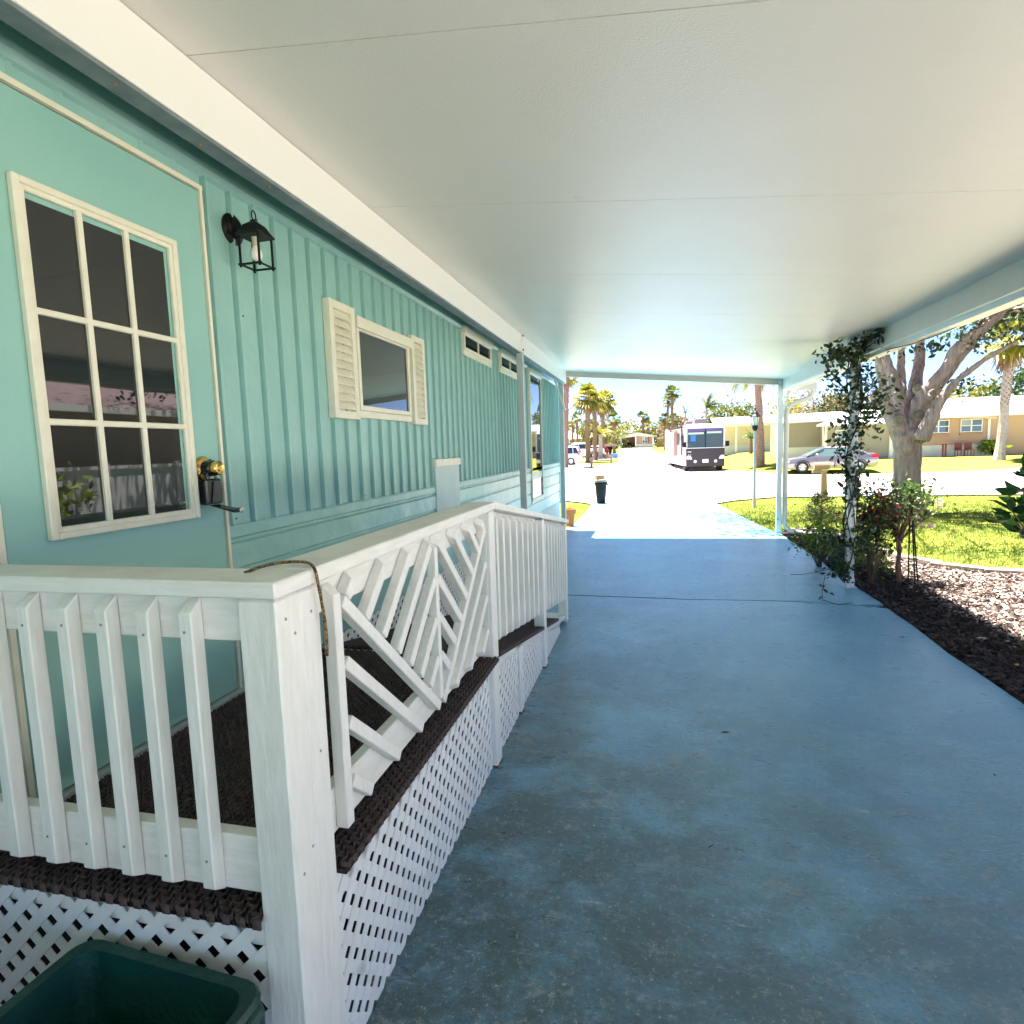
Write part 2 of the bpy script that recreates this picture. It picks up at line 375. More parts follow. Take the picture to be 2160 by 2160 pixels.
# two pours with a wandering crack between them
crack = [(-1.85,6.26),(-1.2,6.29),(-.9,6.285),(-.5,6.27),(-.1,6.26),(.2,6.25),(.35,6.225),(.47,6.245),(.7,6.26),(1.0,6.27),(1.35,6.275),(1.6,6.23),(1.9,6.19),(2.15,6.17)]
def edge(y): return 2.125+.012*math.sin(y*2.3)+.008*math.sin(y*6.1)
sl1 = [(-1.85,-7)]+[(2.12,-7)]+[(edge(y), y) for y in frange(-6, 6.1, .35)]+[(x, y-.016) for x, y in reversed(crack[:-1])]
sl2 = [(x, y+.014) for x, y in crack[:-1]]+[(edge(y), y) for y in frange(6.25, 10.9, .35)]+[(2.08,11),(-1.85,11)]
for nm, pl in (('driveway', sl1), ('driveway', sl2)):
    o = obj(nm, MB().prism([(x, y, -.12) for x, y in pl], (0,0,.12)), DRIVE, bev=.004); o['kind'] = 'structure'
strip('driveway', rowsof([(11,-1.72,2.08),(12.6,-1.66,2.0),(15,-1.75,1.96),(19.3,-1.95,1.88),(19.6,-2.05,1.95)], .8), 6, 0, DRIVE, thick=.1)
o = obj('driveway_joint', MB().box(-1.85, 2.12, 6.0, 6.45, -.11, -.035), mat('joint_dark', (.015,.02,.025), 1)); o['kind'] = 'structure'
# mulch bed
strip('unseen_bounce_slab', rowsof([(-30,3.75,11),(6.6,3.75,11)], 3), 4, .03, BOUNCEW)  # unseen pale slab, added to bounce sunlight onto the deck rails
SOIL = mat('dark_soil', (.035, .022, .018), 1, var=(.06, .04, .03), vs=30, bump=1, bs=60)
bedpoly = [(2.12,-7),(9,-7),(9,7.72),(4.1,7.74),(3.7,7.82),(3.42,8.15),(3.25,8.5),(3.1,9.6),(3.0,11.12),(2.1,11.12)]
def inbed(x, y):
    c = False; n = len(bedpoly)
    for i in range(n):
        (x1, y1), (x2, y2) = bedpoly[i], bedpoly[(i+1) % n]
        if (y1 > y) != (y2 > y) and x < (x2-x1)*(y-y1)/(y2-y1)+x1: c = not c
    return c
o = obj('garden_bed', MB().prism([(x, y, -.2) for x, y in bedpoly], (0,0,.178)), SOIL); o['kind'] = 'structure'
MULCH = mat('mulch_chips', (.040, .027, .024), .9, var=(.075, .052, .046), vs=2., island=.75)
MULCHL = mat('sun_tinted_mulch', (.42, .32, .27), .9, island=.5)  # paler copy of the mulch, sunlight beyond the roof put into its colour
def chips(name, N, fn, ln, wd, m, zb=-.018, zt=.02):
    P = []
    while len(P) < N:
        x, y = fn()
        if inbed(x, y): P.append((x, y, random.uniform(zb, zt)))
    P = np.array(P); N = len(P); a = rng.uniform(0, 2*math.pi, N); tl = rng.normal(0, .3, N); L = ln*rng.uniform(.4, 1.4, N)/2; W = wd*rng.uniform(.5, 1.5, N)/2
    d = np.stack([np.cos(a)*np.cos(tl), np.sin(a)*np.cos(tl), np.sin(tl)], 1); s = np.stack([-np.sin(a), np.cos(a), rng.normal(0, .4, N)], 1)
    k = rng.normal(0, .006, (N,3))
    V = np.stack([P-d*L[:,None]-s*W[:,None]*.6, P-s*W[:,None]+k, P+d*L[:,None], P+s*W[:,None]-k*.5], 1).reshape(-1, 3)
    return cloud(name, V, (np.arange(N)*4)[:,None]+np.array([[0,1,2,3]]), m, kind='stuff')
o = chips('mulch', 42000, lambda: (2.14+random.random()**1.3*3.2, 2.6+random.random()**.9*8.4), .052, .014, MULCH); o['label'] = 'dark brown bark mulch filling the garden bed beside the blue driveway'; o['category'] = 'mulch'
o = chips('sun_tinted_chips', 17000, lambda: (2.62+random.random()**.8*2.4, 4.0+random.random()*6.6), .05, .014, MULCHL, -.008, .022); o['label'] = 'mulch chips coloured pale to paint in sunlight on the outer half of the bed'; o['category'] = 'wood chips'
# grass blades
def blades(name, N, fn, h, m, label):
    P = []
    while len(P) < N:
        x, y = fn()
        if not inbed(x, y): P.append((x, y, zg(x, y)-.055))
    P = np.array(P); N = len(P); a = rng.uniform(0, 2*math.pi, N); H = h*rng.uniform(.4, 1.3, N)
    s = np.stack([np.cos(a), np.sin(a), np.zeros(N)], 1)*.006; t_ = np.stack([rng.normal(0, .6, N)*H, rng.normal(0, .6, N)*H, H], 1)
    V = np.stack([P-s, P+s, P+t_], 1).reshape(-1, 3)
    o = cloud(name, V, (np.arange(N)*3)[:,None]+np.array([[0,1,2]]), m, kind='stuff'); o['label'] = label; o['category'] = 'grass'
GRASS = mat('grass_blade', (.10, .19, .04), .7, spec=.2, island=.65, trans=.35, var=(.26, .29, .06), vs=.7)
def gfn():
    while 1:
        y = 7.8+13.6*random.random()**1.2; x = 1.95+random.random()*(1.2+y*.62)
        if y > lerp_pts(near, x)-.1: continue
        if y < 11.15 and x < 3.1: continue
        if y < 9.0 and random.random() > (y-7.8)/1.2*.8+.12: continue
        return x, y
blades('grass', 75000, gfn, .075, GRASS, 'green lawn grass around the big tree between bed and street')
blades('grass', 7000, lambda: (-3.9+random.random()*2.1-.0, 12.5+random.random()*7.4), .07, GRASS, 'bright yellow green grass strip beside the driveway and the flower pot')

# ---------------------------------------------------------------- mobile home
W = -1.8; PY = .152; RY0 = 2.222
house = thing('mobile_home', 'aqua mobile home with ribbed metal siding along the left of the driveway', 'mobile home', (W, 3, 0))
prof = []
y = RY0-.152*int((RY0+5)/.152)
prof.append((W, -5))
while y < 11.5:
    if 1.2 < y < 2.21: prof += [(W, y-.012), (W+.009, y-.004), (W+.009, y+.005), (W, y+.012)]
    else: prof += [(W, y-.016), (W-.014, y-.013), (W-.014, y-.009), (W+.019, y-.005), (W+.019, y+.003), (W+.004, y+.010), (W, y+.035)]
    y += PY
prof.append((W, 11.55))
mb = MB()
nz = [1.30, 1.7, 2.1, 2.45, 2.75]
vs = [(x, yy, z) for z in nz for x, yy in prof]; k = len(prof)
mb.add(vs, [(j*k+i, j*k+i+1, (j+1)*k+i+1, (j+1)*k+i) for j in range(len(nz)-1) for i in range(k-1)])
obj('siding', mb, AQ, house)
mb = MB()   # lower horizontal siding with shallow drip grooves
pz = [(.55,0),(.555,.012),(.735,.012),(.742,.003),(.752,.003),(.758,.014),(.905,.014),(.912,.004),(.922,.004),(.93,.014),(1.085,.014),(1.094,.002),(1.106,.002),(1.116,.02),(1.222,.022),(1.231,.006),(1.243,.006),(1.252,.02),(1.292,.02),(1.304,.014),(1.305,0)]
for y0_, y1_ in ((-5, 1.262), (2.19, 11.55)):
    vs = [(W+dx, yy, z) for z, dx in pz for yy in (y0_, y1_)]; k = 2
    mb.add(vs, [(j*k, j*k+1, (j+1)*k+1, (j+1)*k) for j in range(len(pz)-1)])
obj('lower_siding', mb, AQ, house)
mb = MB(); mb.prism([(W, -5, 2.745), (W+.016, -5, 2.752), (W+.03, -5, 2.775), (W+.03, -5, 2.80), (W+.018, -5, 2.805), (W+.018, -5, 2.83), (W, -5, 2.832)], (0, 16.55, 0))
obj('top_molding', mb, AQ, house)
obj('upper_wall', MB().box(-1.83, W+.004, -5, 11.55, 2.832, 3.02), AQ, house)
obj('house_body', MB().box(-6.2, -1.83, -5, 11.55, .0, 3.02).box(-1.83, W-.020, -5, 11.55, .0, 2.83), AQ, house)
obj('roof', MB().box(-6.5, -1.72, -5.3, 11.8, 3.16, 3.26), ROOFW, house)
obj('corner_trim', MB().box(W-.02, W+.024, 11.5, 11.575, .5, 3.0), AQ, house)
SCR = mat('screw', (.12, .2, .18), .5)
for i in range(26):
    y = RY0+PY*random.randint(0, 40)+.04; z = random.choice([1.33, 1.33, 2.70, 1.9+random.random()*.5])
    if not 3.0 < y < 4.6 or z < 1.5: obj('screw', MB().lathe([(.005, 0), (.005, .004), (.001, .006)], (W+.001, y, z), 'X', 6), SCR, house)
# lattice
def lattice(name, region, mapf, parent, p=.0566, w=.0305, th=.004, m=LATT):
    """region: convex polygon in (s,z); mapf(s,z,d)->xyz ; two layers of diagonal slats"""
    mb = MB()
    for k_, sg in enumerate((1, -1)):
        us = [(x+sg*z)/math.sqrt(2) for x, z in region]
        i = math.floor(min(us)/p)
        while i*p < max(us):
            c0 = i*p; pl = clip(region, -1/math.sqrt(2), -sg/math.sqrt(2), -c0); pl = clip(pl, 1/math.sqrt(2), sg/math.sqrt(2), c0+w) if len(pl) > 2 else []
            if len(pl) > 2:
                a = [Vector(mapf(x, z, k_*th)) for x, z in pl]; b_ = [Vector(mapf(x, z, k_*th+th-.0004)) for x, z in pl]
                mb.prism(a, b_[0]-a[0])
            i += 1
    return obj(name, mb, m, parent)
lattice('skirting_lattice', [(2.85,.0),(11.5,.0),(11.5,.55),(2.85,.55)], lambda s, z, d: (W+.006+d, s, z), house)
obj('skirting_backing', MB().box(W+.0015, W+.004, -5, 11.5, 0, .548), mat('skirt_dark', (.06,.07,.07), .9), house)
o = obj('soil', MB().box(-1.79, -.87, 1.14, 5.0, .002, .006), SOIL); o['kind'] = 'structure'
# door
obj('door_gap', MB().box(W, W+.012, 1.2795, 2.1715, .59, 2.675), mat('gap_dark', (.01,.012,.012), .9), house)
door = obj('door', MB().box(W, W+.018, 1.285, 2.168, .592, 2.672), AQD, house, bev=.003)
obj('door_frame', MB().box(W, W+.026, 2.172, 2.186, .575, 2.69).box(W, W+.026, 1.262, 1.279, .575, 2.69).box(W, W+.028, 1.262, 2.186, 2.676, 2.694), CREAM, door)
obj('threshold', MB().box(W, W+.05, 1.27, 2.19, .572, .588), mat('metal_threshold', (.65,.66,.64), .3, metal=.6), door)
mb = MB(); X0, X1 = W+.018, W+.040
def frame(mb, y0, y1, z0, z1, t_, x0, x1, chamf=0):
    mb.box(x0, x1, y0, y0+t_, z0, z1).box(x0, x1, y1-t_, y1, z0, z1).box(x0, x1, y0+t_, y1-t_, z0, z0+t_).box(x0, x1, y0+t_, y1-t_, z1-t_, z1)
frame(mb, 1.405, 2.012, 1.365, 2.425, .022, X0, X1); frame(mb, 1.425, 1.992, 1.385, 2.405, .018, X0, X1-.006)
for i in (1, 2):
    yy = 1.438+.522*i/3; mb.box(X0, X1-.004, yy-.010, yy+.010, 1.40, 2.39)
for i in (1, 2):
    zz = 1.398+.976*i/3; mb.box(X0, X1-.0055, 1.43, 1.985, zz-.010, zz+.010)
obj('door_window_frame', mb, CREAM, door, bev=.003)
for i in range(3):
    for j in range(3):
        y0 = 1.438+.522*i/3; z0 = 1.40+.976*j/3
        obj('pane', MB().box(X0, X0+.006, y0+.006, y0+.168, z0+.004, z0+.318), GLASS, door)
mb = MB().lathe([(.050,0),(.050,.006),(.044,.014),(.024,.018),(.018,.024),(.018,.048),(.026,.052),(.029,.060),(.029,.078),(.024,.083),(.012,.080),(.010,.083),(.0,.083)], (W+.018, 2.066, 1.558), 'X', 24)
obj('door_knob', mb, BRASS, door, smooth=True)
mb = MB().tube([(W+.036, 2.085, 1.545), (W+.040, 2.30, 1.54)][:1]+[(W+.09, 2.085, 1.556), (W+.092, 2.12, 1.556)], .003, 6); 
# windows on the long wall
def window(y0, y1, z0, z1, panes=1, shut=None, dep=.035, label=None):
    fr = MB(); frame(fr, y0, y1, z0, z1, .032, W, W+dep); fr.box(W, W+dep+.018, y0-.02, y1+.02, z1-.02, z1+.05); fr.box(W, W+dep-.01, y0-.02, y1+.02, z0-.045, z0)
    f = obj('window', fr, CREAM, house, bev=.003, label=label)
    for i in range(panes):
        a = y0+.03+(y1-y0-.06)*i/panes; b_ = y0+.03+(y1-y0-.06)*(i+1)/panes
        obj('pane', MB().box(W+.012, W+.02, a+(.012 if i else 0), b_-.0, z0+.03, z1-.03), GLASS, f)
    if panes > 1:
        mb = MB()
        for i in range(1, panes): a = y0+.03+(y1-y0-.06)*i/panes; mb.box(W+.012, W+.03, a-.012, a+.012, z0+.03, z1-.03)
        obj('mullion', mb, CREAM, f)
    if shut:
        for (a, b_) in shut:
            sm = MB(); frame(sm, a, b_, z0-.06, z1+.085, .045, W+.002, W+.045)
            zz = z0-.01
            while zz < z1+.03:
                sm.prism([(W+.012, a+.045, zz+.052), (W+.040, a+.045, zz+.004), (W+.043, a+.045, zz+.008), (W+.016, a+.045, zz+.058)], (0, b_-a-.09, 0)); zz += .047
            sm.box(W+.002, W+.010, a+.04, b_-.04, z0-.02, z1+.05)
            obj('shutter', sm, CREAM, f, bev=.0015)
    return f
window(3.43, 4.24, 1.865, 2.385, 1, [(3.10, 3.395), (4.275, 4.53)], label='square window with cream louvred shutters')
window(5.62, 6.62, 2.56, 2.74, 2, label='narrow horizontal window under the roof')
window(7.04, 8.04, 2.56, 2.74, 2, label='second narrow window behind the thin post')
window(8.74, 9.66, .80, 2.72, 1, label='tall window near the far end of the wall')
pn = obj('service_panel', MB().box(W, W+.03, 4.69, 5.31, .95, 1.47), mat('panel_metal', (.42, .56, .54), .5, var=(.5,.6,.58), vs=4), house, bev=.004)
obj('panel_hood', MB().box(W, W+.045, 4.675, 5.325, 1.465, 1.53), CREAM, pn, bev=.004)

# ---------------------------------------------------------------- carport
def zc(x): return 2.93-.0955*(x+1.5)
car = thing('carport', 'white aluminium carport roof over the driveway, on slim posts', 'carport', (2.05, 6.9, 0))
seams = [-4.8, -3.46, -2.14, -.82, .50, 1.83, 3.14, 4.46, 5.76, 7.06, 8.36, 9.66, 10.70]
for a, b_ in zip(seams, seams[1:]):
    x0, x1 = -1.535, 2.06
    obj('roof_panel', MB().prism([(x0, a+.0025, zc(x0)), (x1, a+.0025, zc(x1)), (x1, a+.0025, zc(x1)+.05), (x0, a+.0025, zc(x0)+.05)], (0, b_-a-.005, 0)), CEIL, car)
obj('roof_top', MB().prism([(-1.80, -4.85, zc(-1.8)+.054), (2.12, -4.85, zc(2.12)+.054), (2.12, -4.85, zc(2.12)+.11), (-1.80, -4.85, zc(-1.8)+.11)], (0, 15.57, 0)), ROOFW, car)
obj('eave', MB().box(-1.80, -1.547, -4.8, 10.68, 2.90, 2.95), AQ, house)
obj('wall_beam', MB().box(-1.545, -1.5, -4.8, 10.68, 2.715, zc(-1.5)-.002), FASC, car, bev=.002)
obj('beam_flashing', MB().box(-1.575, -1.502, -4.8, 10.66, 2.700, 2.712).box(-1.575, -1.570, -4.8, 10.66, 2.712, 2.75), GALV, car)
RSC = mat('rusty_screw', (.25,.16,.10), .6)
for y in frange(1.2, 7, .36): obj('beam_screw', MB().lathe([(.006,0),(.006,-.004),(.003,-.006)], (-1.54+.01*math.sin(y*9), y, 2.700), 'Z', 8), RSC, car)
obj('gutter_beam', MB().box(2.062, 2.105, -4.8, 10.68, 2.425, 2.645), PALE, car, bev=.003)
g = [(2.105,2.585),(2.105,2.425),(2.125,2.395),(2.225,2.395),(2.25,2.43),(2.268,2.50),(2.268,2.55),(2.255,2.55),(2.255,2.50),(2.238,2.436),(2.218,2.407),(2.13,2.407),(2.117,2.43),(2.117,2.585)]
obj('gutter', MB().prism([(x, -4.9, z) for x, z in g], (0, 15.75, 0)), mat('cream_gutter', (.74,.70,.58), .35, var=(.62,.60,.48), vs=5), car)
for y in frange(4.0, 10.5, .61): obj('gutter_hanger', MB().box(2.10, 2.262, y, y+.012, 2.512, 2.528), GALV, car)
# end beam follows the roof slope
obj('end_beam', MB().prism([(-1.5, 10.68, zc(-1.5)-.10), (2.06, 10.68, zc(2.06)-.10), (2.06, 10.68, zc(2.06)-.004), (-1.5, 10.68, zc(-1.5)-.004)], (0, .05, 0)).prism([(-1.5, 10.645, zc(-1.5)-.10), (2.06, 10.645, zc(2.06)-.10), (2.06, 10.645, zc(2.06)-.092), (-1.5, 10.645, zc(-1.5)-.092)], (0, .035, 0)), mat('end_beam_grey', (.50,.51,.46), .5), car)
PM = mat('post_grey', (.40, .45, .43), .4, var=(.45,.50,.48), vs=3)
def post(x, y, zt, m, wx=.075, wy=.075, bracket=True, lab=None):
    p = obj('post', MB().box(x-wx/2, x+wx/2, y-wy/2, y+wy/2, 0, zt), m, car, bev=.004, label=lab)
    if bracket:
        mb = MB().box(x-wx/2-.004, x+wx/2+.004, y-wy/2-.004, y-wy/2, 0, .11).box(x-wx/2-.03, x+wx/2+.03, y-wy/2-.03, y+wy/2+.03, 0.002, .008)
        for dx in (-.018, .018): mb.lathe([(.0085,0),(.0085,-.008),(.004,-.010)], (x+dx, y-wy/2-.004, .065), 'Y', 8)
        obj('bracket', mb, POSTW, p)
        mb = MB()
        for dx in (-.018, .018): mb.lathe([(.010,0),(.010,-.008),(.004,-.010)], (x+dx, y-wy/2-.0045, .062), 'Y', 10)
        obj('bolt', mb, BLACK, p)
    return p
post(2.04, 6.955, 2.43, POSTW, .075, .075, lab='white post wrapped in climbing vine')
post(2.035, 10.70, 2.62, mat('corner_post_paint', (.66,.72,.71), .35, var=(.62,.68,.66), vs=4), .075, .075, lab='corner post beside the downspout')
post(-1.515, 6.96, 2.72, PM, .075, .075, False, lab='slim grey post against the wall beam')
obj('post_collar', MB().box(-1.50, -1.478, 6.925, 6.995, 2.70, zc(-1.5)-.01), FASC, car)
for z in (2.74, 2.90): obj('post_bolt', MB().lathe([(.011,0),(.011,.01),(.006,.014)], (-1.478, 6.95, z), 'X', 8), BLACK, car)
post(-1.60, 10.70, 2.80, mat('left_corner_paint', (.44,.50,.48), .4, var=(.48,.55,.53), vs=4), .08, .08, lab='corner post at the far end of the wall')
obj('post_brace', MB().bar((-1.53, 10.67, 2.25), (-1.70, 10.67, 2.78), .03, .05, (0,1,0)), POSTW, car)
obj('post_brace', MB().bar((2.07, 10.74, 1.95), (2.17, 10.74, 2.42), .035, .06, (0,1,0)), POSTW, car)
dsp = [(2.53, 10.72, 2.42), (2.53, 10.72, 2.36), (2.50, 10.72, 2.29), (2.42, 10.72, 2.245), (2.30, 10.72, 2.215), (2.20, 10.72, 2.17), (2.145, 10.72, 2.09), (2.135, 10.72, 1.95), (2.135, 10.72, .30), (2.15, 10.72, .16), (2.22, 10.68, .07), (2.55, 10.6, .04), (2.95, 10.5, .03)]
mb = MB(); mb.tube(dsp, .040, 10)
mb.prism([(2.255,10.6,2.395),(2.56,10.6,2.395),(2.56,10.6,2.50),(2.255,10.6,2.50)], (0,.2,0))
obj('downspout', mb, mat('cream_downspout', (.72,.68,.60), .4, var=(.66,.62,.54), vs=6), car, smooth=True)
#@@PART3
# ---------------------------------------------------------------- deck, rails and ramp
deck = thing('deck_ramp', 'white wooden deck and ramp with slatted railings and lattice skirt', 'deck', (-1.2, 2.8, 0))
DZ = .553
mb = MB()
for i, y in enumerate(frange(1.10, 2.66, .145)): mb.box(-1.785, -.80, y, y+.139, DZ-.036, DZ)
obj('deck_boards', mb, WOODH, deck)
obj('rim_joist', MB().box(-1.78, -.876, 1.092, 1.128, .47, DZ-.038).box(-.855, -.82, 1.24, 2.735, .42, DZ-.038), WOOD, deck)
obj('newel_post', MB().box(-.868, -.772, 1.07, 1.158, 0, 1.298).box(-.862, -.774, 1.1595, 1.238, 0, 1.297), WOOD, deck, bev=.005, label='thick corner post at the front of the deck')
obj('corner_post', MB().box(-.862, -.772, 2.742, 2.832, 0, 1.298), WOOD, deck, bev=.004)
# caps
obj('handrail', MB().prism([(-2.3,1.062,1.301),(-.766,1.062,1.301),(-.766,1.20,1.301),(-2.3,1.20,1.301)], (0,0,.037)), WOODH, deck, bev=.004, label='level cap rail across the near end of the deck')
obj('handrail', MB().prism([(-.766,1.203,1.3015),(-.905,1.203,1.3015),(-.905,2.84,1.3015),(-.766,2.84,1.3015)], (0,0,.038)), WOODH, deck, bev=.004, label='level cap rail above the slatted side panel')
RS = -.158
def rz(y, z0): return z0+RS*(y-2.84)
obj('handrail', MB().prism([(-.905,2.842,1.3025),(-.905,5.42,rz(5.42,1.3025)),(-.905,5.42,rz(5.42,1.3025)+.038),(-.905,2.842,1.3405)], (.139,0,0)), WOODH, deck, bev=.004, label='sloping cap rail going down the ramp')
# near railing
obj('rail_board', MB().box(-2.3, -.870, 1.092, 1.128, 1.198, 1.300), WOODH, deck, bev=.003)
obj('rail_board', MB().box(-2.3, -.870, 1.092, 1.128, .602, .738), WOODH, deck, bev=.003)
def baluster_y(x, z0, z1, y=1.0905, t=.036, w=.034):   # in front of boards, bevelled ends
    p = [(x, y, z0-.018), (x, y-t, z0+.004), (x, y-t, z1-.030), (x, y, z1)]
    obj('baluster', MB().prism(p, (w, 0, 0)), WOOD, deck, bev=.003)
for x in (-1.005, -1.118, -1.230, -1.345, -1.460, -1.575, -1.69, -1.805, -1.92):
    baluster_y(x+random.uniform(-.002, .002), .622+random.uniform(-.004, .004), 1.296)
NAIL = mat('nail_head', (.25,.24,.21), .6)
for x in (-1.005, -1.118, -1.230, -1.345, -1.460):
    for z in (.70, 1.225): obj('nail_head', MB().lathe([(.0035,0),(.003,-.0012)], (x+.017+random.uniform(-.004,.004), 1.0544, z+random.uniform(-.01,.01)), 'Y', 8), NAIL, deck)
for z, y in ((1.25,1.10),(1.21,1.13),(.66,1.10),(.70,1.14),(1.24,1.20),(.9,1.2)): obj('nail_head', MB().lathe([(.004,0),(.0034,.0012)], (-.772 if y < 1.158 else -.774, y, z), 'X', 8), NAIL, deck)
# side panel boards + V pattern
obj('rail_board', MB().box(-.862, -.826, 1.24, 2.741, 1.20, 1.300), WOODH, deck, bev=.003)
obj('rail_board', MB().box(-.862, -.826, 1.24, 2.741, .602, .725), WOODH, deck, bev=.003)
XF0, XF1 = -.825, -.790
def slat(p0, p1, w=.035, x0=XF0, x1=XF1, cut0=0, cut1=0):
    """slat in the rail plane between (y,z) points, outer face shorter at cut ends"""
    p0 = Vector(p0); p1 = Vector(p1); d = (p1-p0).normalized(); nn = Vector((-d.y, d.x))*w/2
    a = [p0+nn, p0-nn, p1-nn, p1+nn]; b_ = [p0+nn+d*cut0, p0-nn+d*cut0, p1-nn-d*cut1, p1+nn-d*cut1]
    vs = [(x0, q_[0], q_[1]) for q_ in a]+[(x1, q_[0], q_[1]) for q_ in b_]
    mb = MB().add(vs, [(0,1,2,3),(7,6,5,4),(0,4,5,1),(1,5,6,2),(2,6,7,3),(3,7,4,0)])
    obj('baluster', mb, WOOD, deck, bev=.0028)
yc, yL, yR, zT, zB = 2.062, 1.347, 2.770, 1.262, .632
sL = (zT-.02-zB)/(yc-yL); dL = Vector((1, -sL)).normalized()
slat((yL, zB-.02), (yL, zT+.01), cut1=.03, cut0=0)
slat((yR-.012, zB), (yR-.012, zT), cut1=.03, x0=XF0+.0006, x1=XF1-.0006)
slat((yc, zB+.03), (yc, zT+.008), w=.030, cut1=.03)
slat((yL+.032, zT-.045), (yc-.022, zB+.005))                     # left arm of the V
slat((yR-.04, zT-.045), (yc+.022, zB+.005))                     # right arm
for k_ in (1, 2, 3):                                             # lower left and right triangles
    z0 = zT-.045-.165*k_
    t_ = (z0-(zB-.006))/sL
    slat((yL+.030, z0), (yL+.030+t_, zB-.006), cut1=.016)
    slat((yR-.042, z0), (yR-.042-t_, zB-.006), cut1=.016)
armL = lambda y: zT-.045-sL*(y-yL-.032)
for y_top in (1.46, 1.655, 1.845, 2.035):                        # rising slats inside the V (left half)
    zt = zT+.012; sp = .93
    # solve arm intersection
    y = (zt-sp*y_top-(zT-.045)-sL*(yL+.032))/(-sp-sL) if 0 else None
    yi = y_top
    while zt-sp*(y_top-yi) > armL(yi)+.028: yi -= .002
    if y_top-yi > .02: slat((yi, zt-sp*(y_top-yi)), (y_top, zt), cut1=.03)
    ym = 2*yc-y_top-.004; yj = 2*yc-yi-.004
    if y_top-yi > .02: slat((yj, zt-sp*(y_top-yi)), (ym, zt), cut1=.03)
for zt in (1.125, .975, .825):                                  # shorter ones starting at the centre slat
    y_top = yc-.018; yi = y_top; sp = .93
    while zt-sp*(y_top-yi) > armL(yi)+.028: yi -= .002
    slat((yi, zt-sp*(y_top-yi)), (y_top, zt)); slat((2*yc-yi, zt-sp*(y_top-yi)), (2*yc-y_top, zt))
# ramp
def rsz(y): return .545-.1955*(y-2.8)
mb = MB().prism([(-1.76,2.80,.545),(-1.76,5.56,rsz(5.56)),(-1.76,5.56,rsz(5.56)-.03),(-1.76,2.80,.475)], (.955,0,0))
obj('ramp_surface', mb, WOODH, deck)
obj('ramp_stringer', MB().prism([(-.862,2.833,.50),(-.862,5.30,.02),(-.862,5.0,.02),(-.862,2.833,.40)], (.036,0,0)), WOOD, deck)
obj('rail_board', MB().prism([(-.862,2.833,1.20),(-.862,5.36,rz(5.36,1.20)),(-.862,5.36,rz(5.36,1.30)),(-.862,2.833,1.30)], (.036,0,0)), WOODH, deck, bev=.003)
def rbz(y): return .64-.168*(y-2.833)
obj('rail_board', MB().prism([(-.862,2.833,rbz(2.833)),(-.862,5.36,rbz(5.36)),(-.862,5.36,rbz(5.36)+.09),(-.862,2.833,rbz(2.833)+.09)], (.036,0,0)), WOODH, deck, bev=.003)
for y in (2.955, 3.09, 3.24, 3.40, 3.56, 3.71, 3.865, 4.02, 4.335, 4.47, 4.605, 4.74, 4.88, 5.01, 5.13, 5.25):
    z0 = rbz(y)-.028; z1 = rz(y, 1.30)-.006; w_ = .034
    vs = [(XF0, y-w_/2, z0), (XF0, y+w_/2, z0), (XF0, y+w_/2, z1), (XF0, y-w_/2, z1), (XF1, y-w_/2, z0+.012), (XF1, y+w_/2, z0+.012), (XF1, y+w_/2, z1-.035), (XF1, y-w_/2, z1-.035)]
    obj('baluster', MB().add(vs, [(0,3,2,1),(4,5,6,7),(0,1,5,4),(1,2,6,5),(2,3,7,6),(3,0,4,7)]), WOOD, deck, bev=.0025)
obj('ramp_post', MB().box(-.85, -.772, 4.12, 4.20, 0, rz(4.16, 1.297)), WOOD, deck, bev=.004)
obj('ramp_post', MB().box(-.862, -.780, 5.29, 5.372, 0, rz(5.33, 1.297)), WOOD, deck, bev=.004)
obj('short_post', MB().box(-.862, -.785, 3.36, 3.44, 0, .415), WOOD, deck, bev=.004)
RUST = mat('rotten_wood', (.09, .05, .03), 1)
for a_ in ((-.851, -.771, 4.119, 4.201), (-.863, -.784, 3.359, 3.441), (-.863, -.771, 2.741, 2.833)): obj('rotten_post_foot', MB().box(*a_, 0, .012), RUST, deck)
# lattice skirts
lattice('lattice_panel', [(-2.3,0),(-.866,0),(-.866,.556),(-2.3,.556)], lambda s, z, d: (s, 1.088-.011+d*.5+.0, z) if 0 else (s, 1.0905-d-.0055, z), deck)
lattice('lattice_panel', [(1.24,0),(2.740,0),(2.740,.54),(1.24,.54)], lambda s, z, d: (-.806+d, s, z), deck)
lattice('lattice_panel', [(2.834,0),(3.358,0),(3.358,.40),(2.834,.48)], lambda s, z, d: (-.806+d, s, z), deck)
lattice('lattice_panel', [(3.442,0),(4.119,0),(4.119,.26),(3.442,.395)], lambda s, z, d: (-.806+d, s, z), deck)
lattice('lattice_panel', [(4.202,0),(5.0,0),(4.95,.06),(4.202,.23)], lambda s, z, d: (-.806+d, s, z), deck)
